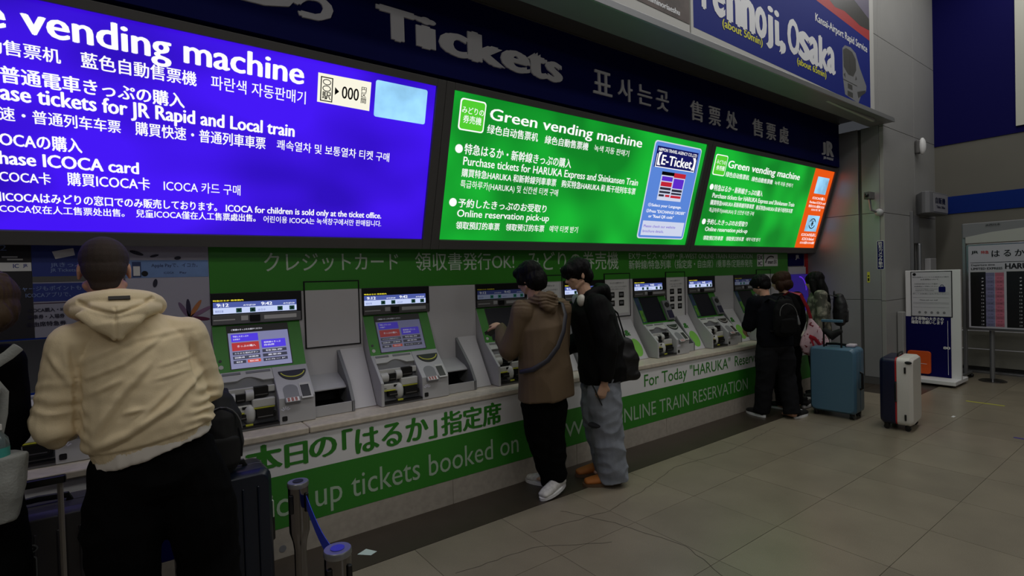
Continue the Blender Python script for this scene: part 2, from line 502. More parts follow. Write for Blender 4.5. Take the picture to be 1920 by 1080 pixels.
# ------------------------------------------------------------------ lit signs
SN = frame((0, 3.62, 1.92), (1, 0, 0), (0, -0.2771, 0.9608), (0, -0.9608, -0.2771))
BL = glow('lit_blue', (66, 14, 245), (42, 0, 190))
GL = glow('lit_green', (18, 182, 50), (6, 130, 34), scale=(1.0, 0.7, 1.0))


def light_box(name, label, u0, u1, face, v0=0.0, v1=1.10):
    o = empty(name, ((u0 + u1) / 2, 3.62, 1.86), label, 'sign', 'lit signs above the ticket machines')
    b = MB()
    for a, c, d, e_ in ((u0 - .07, u0, v0 - .075, v1 + .05), (u1, u1 + .07, v0 - .075, v1 + .05), (u0, u1, v0 - .075, v0), (u0, u1, v1, v1 + .05)):
        b.rect(SN, a, c, d, e_, -0.06, 0.02)
    b.build('frame', M['bezel'], o, bevel=0.004)
    plate(SN, u0 - .07, u1 + .07, v0 - .075, v1 + .05, -0.10, -0.061, 'housing', M['bezel'], o)
    plate(SN, u0, u1, v0, v1, -0.03, -0.004, 'lit_face', face, o)
    return o


bs = light_box('blue_sign', 'large back-lit blue sign explaining the blue vending machine, leftmost of the lit signs', -2.6, 1.82, BL)
t = TX(SN, 0.0, wgt=0.014)
for a in (('Blue vending machine', 5, -0.35, 0.92, 0.945, 0.082, 'x', 0.02), ('蓝色自动售票机', 4, -0.422, -0.219, 0.831, 0.063), ('藍色自動售票機', 0, -0.141, 0.355, 0.831, 0.071),
          ('파란색 자동판매기', 0, 0.426, 0.938, 0.831, 0.072, '国', .004), ('快速・普通電車きっぷの購入', 3, -0.441, 0.296, 0.705, 0.072, '国', 0.022), ('Purchase tickets for JR Rapid and Local train', 5, -0.446, 0.878, 0.628, 0.071, 'L', 0.025),
          ('购买快速・普通列车车票', 3, -0.457, 0.007, 0.531, 0.061), ('購買快速・普通列車車票', 0, 0.071, 0.714, 0.532, 0.067), ('쾌속열차 및 보통열차 티켓 구매', 0, 0.779, 1.511, 0.54, 0.058, '国', .006),
          ('●ICOCAの購入', 3, -0.465, -0.158, 0.409, 0.069, '国', 0.022), ('Purchase ICOCA card', 4, -0.472, 0.078, 0.325, 0.061, 'L', 0.025), ('购买ICOCA卡', 3, -0.478, -0.289, 0.236, 0.057),
          ('購買ICOCA卡', 0, -0.224, 0.127, 0.239, 0.065), ('ICOCA 카드 구매', 0, 0.192, 0.58, 0.242, 0.06, '国', .004), ('小児用ICOCAはみどりの窓口でのみ販売しております。', 3, -0.472, 0.455, 0.14, 0.049, '国', 0.022),
          ('ICOCA for children is sold only at the ticket office.', 0, 0.503, 1.485, 0.142, 0.039, 'L', 0.018), ('儿童ICOCA仅在人工售票处出售。', 3, -0.489, 0.008, 0.086, 0.04), ('兒童ICOCA僅在人工售票處出售。', 0, 0.06, 0.667, 0.086, 0.043),
          ('어린이용 ICOCA는 녹색창구에서만 판매됩니다.', 0, 0.713, 1.489, 0.083, 0.041, '国', .006)):
    t.add(*a)
t.build(EM['w'], bs)
MB().slab([(1.008, .860), (1.346, .856), (1.348, 1.037), (1.008, 1.033)], SN, -.003, 0).build('ticket_picture', EM['cream'], bs)
b = MB()
for a in ((1.024, 1.100, .869, .875), (1.024, 1.100, 1.009, 1.015), (1.024, 1.030, .869, 1.015), (1.094, 1.100, .869, 1.015)):
    b.rect(SN, *a, 0, 0.002)
for v in (.985, .947):
    b.add([SN(*p, .002) for p in disc(1.062, v, .026, .018)] + [SN(*p, .002) for p in disc(1.062, v, .021, .013)], [(i, (i + 1) % 20, 20 + (i + 1) % 20, 20 + i) for i in range(20)])
b.slab([(1.114, .918), (1.141, .942), (1.114, .965)], SN, 0, .002)
b.build('ticket_frame', EM['k'], bs)
TX(SN, 0.002).add('駅', 0, 1.036, 1.090, .882, .045).add('000', 0, 1.159, 1.268, 0.906, 0.074, '0').add('円', 0, 1.285, 1.318, .967, .032).add('区', 0, 1.285, 1.318, .932, .032).add('間', 0, 1.285, 1.318, .897, .032).build(EM['k'], bs)
MB().slab(rrect(1.380, 1.757, .828, 1.061, .015), SN, -.003, 0).build('card_picture', EM['cyan'], bs)


def green_text(o, rows, m=None, wgt=0.01):
    t = TX(SN, 0.001, wgt=wgt)
    for a in rows:
        t.add(*a)
    return t.build(m or EM['w'], o)


def icon(o, u0, u1, v0, v1, rows):
    MB().slab(rrect(u0, u1, v0, v1, .025), SN, -.004, -.0005).build('badge_border', EM['w'], o)
    MB().slab(rrect(u0 + .01, u1 - .01, v0 + .01, v1 - .01, .02), SN, -.004, .0005).build('badge', EM['lime'], o)
    t = TX(SN, 0.0015, wgt=.008)
    for a in rows: t.add(*a)
    t.build(EM['w'], o)


g1 = light_box('green_sign', 'back-lit green sign with a pale blue e-ticket poster, middle of the lit signs', 1.962, 5.09, GL)
icon(g1, 2.03, 2.255, .833, 1.061, (('みどりの', 0, 2.048, 2.240, 0.955, 0.048), ('券売機', 0, 2.065, 2.225, 0.888, 0.054)))
green_text(g1, (('Green vending machine', 0, 2.298, 4.062, 0.945, 0.083, 'L', .012), ('绿色自动售票机', 0, 2.287, 2.79, 0.839, 0.065), ('綠色自動售票機', 0, 2.867, 3.368, 0.836, 0.063), ('녹색 자동 판매기', 0, 3.444, 3.907, 0.84, 0.056, '国', 0),
                ('特急はるか・新幹線きっぷの購入', 0, 2.106, 3.2, 0.663, 0.075, '国', .012), ('Purchase tickets for HARUKA Express and Shinkansen Train', 0, 2.107, 4.11, 0.583, 0.061, 'L', .008),
                ('購買特急HARUKA 和新幹線列車車票', 0, 2.104, 3.06, 0.493, 0.06), ('购买特急HARUKA 和 新干线列车车票', 0, 3.125, 4.097, 0.493, 0.06), ('특급하루카(HARUKA) 및 신칸센 티켓 구매', 0, 2.104, 3.098, 0.409, 0.058, '国', 0),
                ('予約したきっぷのお受取り', 0, 2.104, 2.994, 0.258, 0.065, '国', .012), ('Online reservation pick-up', 0, 2.104, 3.04, 0.185, 0.055, 'L', .008), ('領取預訂的車票', 0, 2.105, 2.521, 0.086, 0.058), ('领取预订的车票', 0, 2.586, 3.003, 0.088, 0.057), ('예약 티켓 받기', 0, 3.065, 3.409, 0.09, 0.057, '国', 0)))
MB().slab(disc(2.058, .697, .032), SN, -.003, .001).slab(disc(2.056, .293, .032), SN, -.003, .001).build('bullet_dots', EM['w'], g1)
MB().slab(rrect(4.25, 5.02, .060, 1.045, .035), SN, -.003, .0).build('poster_border', EM['w2'], g1)
MB().slab(rrect(4.262, 5.008, .072, 1.033, .03), SN, -.003, .0015).build('poster_sheet', EM['poster'], g1)
plate(SN, 4.295, 4.972, .79, .995, 0, .0025, 'poster_banner', EM['navy'], g1)
b = MB()
b.rect(SN, 4.31, 4.955, .790, .798, 0, .0035); b.rect(SN, 4.31, 4.318, .79, .92, 0, .0035); b.rect(SN, 4.947, 4.955, .79, .92, 0, .0035)
b.build('banner_outline', EM['w'], g1)
TX(SN, .004, wgt=.012).add('NIPPON TRAVEL AGENCY CO.,LTD', 0, 4.32, 4.95, 0.948, 0.03, 'L').add('【E-Ticket】', 0, 4.335, 4.94, 0.823, 0.092, 'L', .02).add('①Select your Language.', 0, 4.323, 4.871, 0.397, 0.028, 'L').add('②Press "EXCHANGE ORDER"', 0, 4.313, 4.957, 0.333, 0.030, 'L').add('or "Read QR code"', 0, 4.362, 4.773, 0.281, 0.03, 'L').build(EM['w'], g1)
plate(SN, 4.295, 4.985, .094, .246, 0, .0025, 'poster_note', EM['w2'], g1)
TX(SN, .004, wgt=.0).add('Please check our website', 0, 4.318, 4.838, 0.178, 0.027, 'L').add('brochure details.', 0, 4.317, 4.657, 0.126, 0.027, 'L').build(EM['purple'], g1)
b = MB().rect(SN, 4.44, 4.835, .467, .757, 0, .0025); b.build('screen_picture', EM['w2'], g1)
for a, k in (((4.44, 4.64, .722, .757), 'k'), ((4.64, 4.835, .71, .757), 'red'), ((4.455, 4.63, .665, .71), 'purple'), ((4.65, 4.82, .60, .70), 'purple'), ((4.455, 4.63, .61, .655), 'red'),
             ((4.455, 4.63, .575, .60), 'dark'), ((4.65, 4.82, .565, .59), 'dark'), ((4.455, 4.63, .54, .562), 'dark'), ((4.65, 4.82, .535, .555), 'dark'), ((4.455, 4.54, .505, .527), 'dark'), ((4.56, 4.63, .505, .527), 'red'), ((4.65, 4.82, .50, .525), 'red')):
    plate(SN, *a, .0, .0035, 'screen_button', EM[k], g1)

g2 = light_box('green_sign', 'back-lit green sign with an orange strip down its right end, rightmost of the lit signs', 5.235, 8.18, GL)
icon(g2, 5.30, 5.53, .802, 1.028, (('みどりの', 0, 5.331, 5.505, 0.925, 0.046), ('券売機', 0, 5.345, 5.505, 0.858, 0.051)))
green_text(g2, (('Green vending machine', 0, 5.562, 7.241, 0.905, 0.08, 'L', .012), ('绿色自动售票机', 0, 5.555, 6.044, 0.802, 0.056), ('綠色自動售票機', 0, 6.11, 6.595, 0.798, 0.054), ('녹색 자동 판매기', 0, 6.653, 7.112, 0.798, 0.049, '国', 0),
                ('特急はるか・新幹線きっぷの購入', 0, 5.389, 6.436, 0.633, 0.066, '国', .012), ('Purchase tickets for HARUKA Express and Shinkansen Train', 0, 5.394, 7.287, 0.555, 0.052, 'L', .01), ('購買特急HARUKA 和新幹線列車車票', 0, 5.383, 6.307, 0.471, 0.055),
                ('购买特急HARUKA 和 新干线列车车票', 0, 6.361, 7.28, 0.467, 0.055), ('특급하루카(HARUKA) 및 신칸센 티켓 구매', 0, 5.391, 6.342, 0.388, 0.05, '国', 0), ('予約したきっぷのお受取り', 0, 5.397, 6.255, 0.247, 0.061, '国', .012),
                ('Online reservation pick-up', 0, 5.398, 6.294, 0.17, 0.049, 'L', .01), ('領取預訂的車票', 0, 5.399, 5.798, 0.064, 0.05), ('领取预订的车票', 0, 5.865, 6.255, 0.064, 0.05), ('예약 티켓 받기', 0, 6.313, 6.643, 0.066, 0.046, '国', 0)))
MB().slab(disc(5.342, .670, .032), SN, -.003, .001).slab(disc(5.342, .277, .032), SN, -.003, .001).build('bullet_dots', EM['w'], g2)
plate(SN, 7.615, 8.18, 0, 1.10, -.003, 0, 'orange_strip', EM['orange'], g2)
plate(SN, 7.74, 8.08, .77, 1.0, 0, .002, 'card_picture', EM['cyan'], g2)
plate(SN, 7.755, 8.105, .238, .466, 0, .002, 'refund_picture', EM['cyan'], g2)
b = MB()
for a0 in (20, 200):
    P = disc(7.93, .352, .095, .075, 14, a0, a0 + 140); Q = disc(7.93, .352, .08, .062, 14, a0, a0 + 140)
    b.slab(P + Q[::-1], SN, 0, .004)
b.build('refund_arrows', EM['k'], g2)
TX(SN, .003, wgt=.02).add('¥', 0, 7.89, 7.97, .31, .085, 'L').build(EM['k'], g2)
TX(SN, .001, wgt=.015).add('ICOCAの購入', 0, 7.742, 8.12, 0.688, 0.04).add('Purchase ICOCA card', 0, 7.688, 8.165, 0.632, 0.032, 'L').add('购买ICOCA 購買ICOCA', 0, 7.69, 8.16, 0.575, 0.035).add('ICOCA 카드 구매', 0, 7.796, 8.064, 0.53, 0.03).add('ICOCAの払戻し', 0, 7.707, 8.149, 0.165, 0.046).add('ICOCA Refund', 0, 7.757, 8.11, 0.108, 0.038, 'L').add('ICOCA退款 ICOCA退款', 0, 7.726, 8.149, 0.055, 0.035).build(EM['w'], g2)

# ------------------------------------------------------------------ poster band high on the wall
bp = empty('wall_poster', (5.8, 2.7, 3.55), 'large white-framed wall poster with Tennoji, Osaka lettering on blue above the beam', 'poster')
BF = frame((0, 2.70, 0.022 * 5.85), (1, 0, -0.022), (0, 0, 1), (0, -1, 0))
MB().slab([(3.95, 3.525 + .01), (7.865, 3.535), (7.865, 6.2), (3.95, 6.2)], BF, -0.03, 0.0).build('poster_frame', mat('poster_white', (188, 188, 184), 0.5), bp)
pbl = mat('poster_blue', (17, 36, 128), 0.6, spec=.15); pw = mat('poster_lettering', (226, 228, 232), 0.5); py = mat('poster_yellow', (222, 220, 40), 0.5)
plate(BF, 3.985, 7.735, 3.66, 6.1, 0, 0.0008, 'poster_sheet', pbl, bp)
MB().slab([(5.95, 4.86), (6.17, 4.60), (7.735, 4.53), (7.735, 6.1), (5.0, 6.1)], BF, 0, .0012).build('red_field', M['red'], bp)
P = [(6.53, 4.72), (6.75, 4.66), (7.0, 4.69), (7.3, 4.66), (7.45, 4.64), (7.735, 4.66), (7.735, 6.1), (6.6, 6.1)]
MB().slab(P, BF, 0, .0016).build('train_photo', mat('poster_dark', (26, 24, 26), 0.4), bp)
MB().slab([(7.1, 4.95), (7.735, 4.80), (7.735, 6.1), (6.9, 6.1)], BF, 0, .0022).build('train_photo', mat('poster_lilac', (92, 86, 112), 0.4), bp)
t = TX(BF, .0028, wgt=.045)
for c, a, b_, h_ in (('T', 4.05, 4.23, .36), ('e', 4.29, 4.45, .28), ('n', 4.52, 4.71, .28), ('n', 4.76, 4.95, .28), ('o', 5.0, 5.175, .28), ('O', 5.625, 5.85, .35), ('s', 5.875, 6.07, .28), ('a', 6.10, 6.29, .28), ('k', 6.335, 6.52, .345), ('a', 6.535, 6.705, .28)):
    t.add(c, 0, a, b_, 3.87, h_, c)
t.add('j', 0, 5.19, 5.31, 3.80, .42, 'j', .015).add('i', 0, 5.36, 5.43, 3.87, .345, 'i', .015).add(',', 0, 5.46, 5.535, 3.81, .12, ',')
t.add('Rapid Service', 0, 4.6, 5.35, 4.36, 0.12, 'R')
t.add('Kansai-Airport Rapid Service', 0, 6.246, 7.65, 4.36, 0.085, 'R', .02)
t.build(pw, bp)
TX(BF, .0028, wgt=.02).add('(about 50min)', 0, 4.421, 5.108, 3.765, 0.095, '(').add('(about 65min)', 0, 5.808, 6.487, 3.76, 0.092, '(').build(py, bp)
TX(BF, .0012, wgt=0).add('All times shown are approximate and vary by train. Service details may change.', 0, 6.37, 7.72, 3.598, 0.018, 'A').build(M['black'], bp)
# train drawing on the poster
tg = mat('poster_silver', (120, 122, 126), 0.4)
MB().slab([(6.93, 4.235), (7.0, 4.285), (7.16, 4.30), (7.30, 4.265), (7.42, 4.11), (7.61, 3.93), (7.60, 3.86), (7.47, 3.82), (7.36, 3.665), (6.98, 3.70), (6.925, 3.90)], BF, 0, .0018).build('train_picture', tg, bp)
MB().slab([(6.945, 4.22), (7.03, 4.262), (7.20, 4.255), (7.30, 4.19), (7.31, 4.06), (7.22, 3.96), (7.08, 3.955), (6.955, 4.02)], BF, 0, .0022).build('train_window', mat('poster_black', (20, 22, 28), 0.3), bp)
b = MB()
for a in ((6.935, 7.33, 3.865, 3.875), (7.05, 7.20, 3.70, 3.76), (7.06, 7.19, 3.79, 3.85), (7.12, 7.14, 3.97, 4.24)):
    b.rect(BF, *a, 0, .0026)
for p in ([(6.95, 3.93), (7.0, 3.90), (6.99, 3.96)], [(7.27, 3.93), (7.33, 3.95), (7.30, 3.985)], [(7.33, 3.80), (7.58, 3.87), (7.58, 3.84), (7.36, 3.73)]):
    b.slab(p, BF, 0, .0026)
b.build('train_details', MATS['poster_black'], bp)
bq = empty('wall_poster', (2.9, 2.7, 3.6), 'white-bordered poster with a dark street photograph, left of the blue train poster', 'poster')
plate(BF, -1.0, 3.93, 3.525, 6.2, -0.03, 0, 'poster_frame', MATS['poster_white'], bq)
plate(BF, 3.0, 3.925, 3.665, 6.1, 0, .003, 'photo', mat('poster_photo', (74, 62, 58), 0.5, noise_s=5, noise_a=0.7), bq)
plate(BF, -0.9, 2.6, 3.665, 6.1, 0, .003, 'photo', mat('poster_photo2', (70, 76, 90), 0.5, noise_s=4, noise_a=0.6), bq)
TX(BF, .0038, wgt=.03).add('Yoshiminoriaeshu', 0, 3.28, 3.79, 3.70, 0.045, 'Y').build(pw, bq)

# ------------------------------------------------------------------ wall behind the machines
gh = empty('green_header', (4, 3.75, 1.56), 'long green header board with white Japanese lettering above the ticket machines', 'sign')
MB().box(.42, 7.655, 3.742, 3.75, 1.56, 1.86).build('header_board', M['green'], gh)
grl = mat('header_lettering', (200, 218, 200), 0.5)
t = TX(XZ(3.742), .002, wgt=.006)
for a in (('クレジットカード', 0, 0.736, 1.677, 1.690, 0.125), ('領収書発行OK!', 0, 1.819, 2.774, 1.682, 0.135), ('みどりの券売機', 0, 2.918, 4.116, 1.664, 0.170),
          ('EXサービス・e5489・JR-WEST ONLINE TRAIN RESERVATION', 0, 4.282, 6.71, 1.766, 0.073), ('新幹線/特急列車（指定席・自由席）/乗車券/定期券発売', 0, 4.278, 6.706, 1.66, 0.092)):
    t.add(*a)
t.build(grl, gh)
plate(XZ(3.742), 6.83, 6.975, 1.665, 1.829, 0, .002, 'service_badge', M['whitep'], gh)
plate(XZ(3.742), 7.005, 7.37, 1.665, 1.829, 0, .002, 'service_badge', M['whitep'], gh)
t = TX(XZ(3.742), .003, wgt=.03).add('EX', 0, 6.845, 6.965, 1.755, .055, 'X').add('IC', 0, 6.86, 6.95, 1.68, .05, 'I').add('smart EX', 0, 7.10, 7.34, 1.70, .05, 'X')
t.build(M['black'], gh)
P = disc(7.19, 1.69, .16, .12, 12, 60, 170); Q = disc(7.19, 1.69, .135, .10, 12, 60, 170)
MB().slab(P + Q[::-1], XZ(3.742), 0, .003).build('badge_swoosh', M['black'], gh)

wp = empty('wall_cladding', (3, 3.74, .743), 'white wall cladding behind the ticket machines below the green header', 'panel')
for x0, x1 in ((.42, 1.382), (1.386, 2.36), (2.364, 3.34), (3.344, 4.33), (4.334, 5.28), (5.284, 6.248), (6.252, 7.2), (7.204, 7.655)):
    MB().box(x0, x1, 3.744, 3.75, .745, 1.558).build('panel', M['white'], wp, bevel=.001)


def hatch(x0, x1, z0, poster, label):
    o = empty('service_hatch', ((x0 + x1) / 2, 3.74, z0), label, 'hatch', 'square service hatches between the machines')
    MB().box(x0, x1, 3.736, 3.742, z0, 1.56).build('door_panel', M['white'], o)
    MB().box(x0, x1, 3.736, 3.7405, 1.56, 1.615).build('green_edge', M['green'], o)
    b = MB(); q = .008
    for a in ((x0 - q, x0, z0 - q, 1.615 + q), (x1, x1 + q, z0 - q, 1.615 + q), (x0, x1, z0 - q, z0), (x0, x1, 1.615, 1.615 + q)):
        b.box(a[0], a[1], 3.733, 3.742, a[2], a[3])
    b.build('gasket', M['blackm'], o)
    if poster:
        F = XZ(3.736)
        plate(F, x0 + .02, x1 - .025, z0 + .03, 1.55, 0, .002, 'notice_sheet', M['whitep'], o)
        TX(F, .003, wgt=.01).add('かんたん操作ガイド', 0, x0 + .07, x1 - .09, 1.512, .02).add('このきっぷはこちらの手順で', 0, x0 + .05, x1 - .05, 1.475, .016, '国', 0).add('お買い求めください', 0, x0 + .08, x1 - .08, 1.45, .016, '国', 0).build(M['grey2'], o)
        b = MB(); c = MB()
        for r in range(4):
            for k in range(2):
                u = x0 + .06 + k * .14; v = 1.37 - r * .085
                if v < z0 + .05: continue
                b.rect(F, u, u + .075, v, v + .06, 0, .003)
                c.rect(F, u + .012, u + .06, v + .02, v + .045, 0, .004)
        b.build('step_picture', M['black'], o); c.build('step_highlight', M['grey2'], o)
    return o


hatch(.985, 1.356, 1.168, False, 'black-outlined blank service hatch right of the leftmost green ticket machine')
hatch(2.95, 3.32, 1.168, True, 'service hatch mostly hidden behind the two young men')
hatch(3.905, 4.275, 1.180, True, 'service hatch with instruction sheet right of the young man in black')
hatch(4.885, 5.222, 1.075, True, 'service hatch with instruction sheet between the two unused far machines')
hatch(6.80, 7.15, 1.10, True, 'service hatch with instruction sheet above the backpacker at the far machines')

# left wall posters
lw = empty('wall_poster', (.2, 3.74, 1.2), 'white wall poster with blue contactless payment banner and coloured petals', 'poster')
plate(XZ(3.75), .0, .418, .745, 1.90, 0, .008, 'poster_sheet', mat('poster_lilac_white', (176, 174, 192), 0.5), lw)
plate(XZ(3.742), .0, .416, 1.668, 1.77, 0, .002, 'blue_banner', mat('banner_blue', (118, 150, 205), 0.5, noise_s=3, noise_a=.25), lw)
TX(XZ(3.742), .004, wgt=0).add('Apple Payで、イコカ。', 0, 0.125, 0.359, 1.728, 0.024).add('ICOCA', 0, .185, .235, 1.69, .011, 'I').add('Pay', 0, .265, .30, 1.69, .011, 'P').build(mat('banner_ink', (50, 60, 100), .5), lw)
plate(XZ(3.742), .033, .075, 1.672, 1.76, 0, .004, 'phone_picture', mat('phone_ink', (44, 62, 110), .4), lw)
plate(XZ(3.742), .038, .070, 1.68, 1.735, 0, .005, 'phone_screen', M['whitep'], lw)
MB().slab(disc(.092, 1.692, .016), XZ(3.742), 0, .004).build('watch_picture', M['black'], lw)


def petal(c, ang, L, W, name, m, o, d=.004):
    P = []
    for i in range(16):
        q = 2 * math.pi * i / 16; u = L / 2 + L / 2 * math.cos(q); v = W / 2 * math.sin(q)
        P.append((c[0] + u * math.cos(ang) - v * math.sin(ang), c[1] + u * math.sin(ang) + v * math.cos(ang)))
    MB().slab(P, XZ(3.742), 0, d).build(name, m, o)


ink = mat('petal_ink', (30, 28, 52), .5)
for a, L, r in ((118, .11, (120, 96, 130)), (92, .115, (40, 32, 66)), (58, .125, (190, 120, 70)), (28, .14, (140, 104, 140)), (-8, .11, (96, 26, 66)), (-42, .085, (200, 120, 80)), (-75, .07, (110, 90, 120))):
    petal((.305, 1.42), math.radians(a), L, .024, 'petal', mat('petal_%d' % a, r, .5), lw)
petal((.09, 1.80), math.radians(160), .07, .02, 'leaf_print', ink, lw, .003); petal((.12, 1.79), math.radians(15), .045, .014, 'leaf_print', ink, lw, .003)
petal((.145, 1.66), math.radians(-100), .05, .022, 'leaf_print', ink, lw, .003); petal((.24, 1.78), math.radians(10), .035, .02, 'leaf_print', ink, lw, .003)

lp = empty('wall_poster', (-.25, 3.74, 1.2), 'blue and white ticket information poster behind the man in the cream hoodie', 'poster')
plate(XZ(3.75), -.396, -.004, .745, 1.90, 0, .006, 'poster_sheet', mat('poster_pale', (150, 150, 168), 0.5), lp)
nb = mat('poster_royal', (30, 50, 132), 0.5)
plate(XZ(3.744), -.396, -.004, 1.685, 1.90, 0, .002, 'blue_field', nb, lp)
plate(XZ(3.744), -.396, -.004, 1.655, 1.685, 0, .002, 'shadow_gap', M['bezel'], lp)
plate(XZ(3.744), -.396, -.004, 1.552, 1.648, 0, .002, 'blue_field', nb, lp)
plate(XZ(3.744), -.396, -.004, 1.540, 1.544, 0, .002, 'dark_rule', mat('rule_maroon', (60, 20, 50), .5), lp)
pi = mat('poster_ink_light', (120, 140, 190), .5)
MB().slab([(-.313, 1.818), (-.300, 1.778), (-.218, 1.799), (-.224, 1.838)], XZ(3.744), 0, .004).build('ticket_picture', M['whitep'], lp)
TX(XZ(3.744), .004, wgt=.01).add('JRきっぷ', 0, -0.321, -0.19, 1.735, 0.024).add('JR Tickets', 0, -0.323, -0.218, 1.71, 0.017, 'L').add('チャージもポイントも', 3, -0.384, -0.198, 1.609, 0.024).add('ICOCAアプリで、', 3, -0.382, -0.243, 1.574, 0.025).build(pi, lp)
TX(XZ(3.744), .004, wgt=.02).add('ICOCA購入・ICチャージ', 2, -0.399, -0.185, 1.496, 0.021).add('乗車券・入場券', 1, -0.40, -0.273, 1.460, 0.022).add('自由席特急券', 1, -0.40, -0.268, 1.42, 0.024).build(mat('poster_ink', (30, 26, 50), .5), lp)
lq = empty('wall_poster', (-.7, 3.74, 1.2), 'dark black poster with a small white card box above the woman at the left edge', 'poster')
plate(XZ(3.75), -1.6, -.398, 1.0, 1.90, 0, .006, 'poster_sheet', mat('poster_dark2', (30, 28, 36), .5), lq)
plate(XZ(3.744), -.55, -.398, 1.715, 1.76, 0, .003, 'white_box', M['whitep'], lq)
TX(XZ(3.744), .004, wgt=0).add('12', 1, -.516, -.49, 1.822, .03, '2').build(pi, lq)
TX(XZ(3.744), .004, wgt=.02).add('IC', 0, -.468, -.447, 1.732, .02, 'I').add('JR', 0, -.43, -.412, 1.732, .02, 'J').build(nb, lq)
for x0, z in ((-.51, 1.785), (-.49, 1.772)):
    plate(XZ(3.744), x0, x0 + .06, z, z + .008, 0, .003, 'text_bar', M['grey'], lq)

# charging kiosk at the far end
kk = empty('charge_kiosk', (7.9, 3.7, 0), 'white card charging kiosk glowing violet at the far end of the counter', 'kiosk')
MB().box(7.665, 8.17, 3.40, 3.75, .0, 1.0).build('body', M['white'], kk, bevel=.006)
MB().box(7.665, 8.17, 3.73, 3.75, 1.54, 1.645).build('header', M['white'], kk, bevel=.003)
MB().box(7.665, 8.17, 3.70, 3.75, 1.0, 1.535).build('lit_panel', mat('violet_glow', (62, 40, 170), emit=.28), kk)
P = disc(7.9, 1.30, .21, .21, 12, 0, 90); Q = disc(7.9, 1.30, .195, .195, 12, 0, 90)
MB().slab(P + Q[::-1], XZ(3.70), 0, .003).build('light_ring', EM['purple'], kk)
MB().box(7.665, 8.13, 3.735, 3.75, 1.66, 1.84).build('navy_sign', M['navy2'], kk)
MB().box(8.17, 8.255, 3.735, 3.75, 1.0, 1.84).build('red_edge', M['red'], kk)
TX(XZ(3.735), .002, wgt=.02).add('JR', 0, 7.87, 7.98, 1.75, .07, 'J').build(M['whitep'], kk)

# ------------------------------------------------------------------ counter
ct = empty('counter', (3, 3.3, 0), 'long counter under the machines with white and green lettered front and stone base', 'counter')
MB().box(-6, 7.62, 3.297, 3.745, 0, .70).build('core', M['stone'], ct)
for x0, x1 in ((-6, .41), (.414, .86), (.863, 2.6), (2.603, 4.3), (4.303, 6.0), (6.003, 7.63)):
    MB().box(x0, x1, 3.278, 3.745, .702, .743).build('slab', M['marble'], ct, bevel=.008)
MB().box(.41, 7.62, 3.293, 3.30, .485, .702).build('white_front', M['whitep'], ct)
MB().box(.41, 7.62, 3.2932, 3.30, .175, .485).build('green_front', M['greenf'], ct)
MB().box(-6, .408, 3.293, 3.30, .62, .702).build('white_front', M['whitep'], ct)
MB().box(-6, .408, 3.2932, 3.30, .175, .62).build('navy_front', M['navy'], ct)
for i in range(9):
    MB().box(-3 + i * 1.21, -3 + (i + 1) * 1.21 - .004, 3.2925, 3.30, 0.0, .172).build('stone_plinth', M['stone'], ct)
t = TX(XZ(3.293), .0015, wgt=.03)
for a in (('本', 0, .515, .70, .51, .165), ('日', 0, .725, .845, .525, .135, '日'), ('の', 0, .865, 1.02, .54, .12, 'の'),
          ('「はるか」', 0, 1.065, 1.721, 0.505, 0.165), ('指定席', 0, 1.765, 2.273, 0.503, 0.155)):
    t.add(*a)
t.build(M['greenf'], ct)
t = TX(XZ(3.293), .0015, wgt=.004)
t.add('For Today "HARUKA"', 0, 3.94, 5.401, 0.535, 0.112, 'F').add('Reservation', 0, 5.49, 6.20, .54, .112, 'R')
t.build(M['greenf'], ct)
t = TX(XZ(3.2932), .0015, wgt=.0)
t.add('Pick up tickets booked on', 5, 0.885, 2.432, 0.245, 0.150, 'k').add('WEB', 0, 2.92, 3.35, .253, .12, 'W')
t.add('ONLINE TRAIN RESERVATION', 0, 3.507, 5.745, 0.245, 0.130, 'L')
t.build(mat('front_lettering', (168, 190, 166), .5), ct)
MB().slab(disc(.69, .055, .02), XZ(3.2925), 0, .0015).build('floor_mark', M['grey2'], ct)
# ------------------------------------------------------------------ ticket machines
def slope_frame(x0, a, b):
    V = Vector((0, b[0] - a[0], b[1] - a[1])).normalized()
    return frame((x0, a[0], a[1]), (1, 0, 0), V, Vector((1, 0, 0)).cross(V))


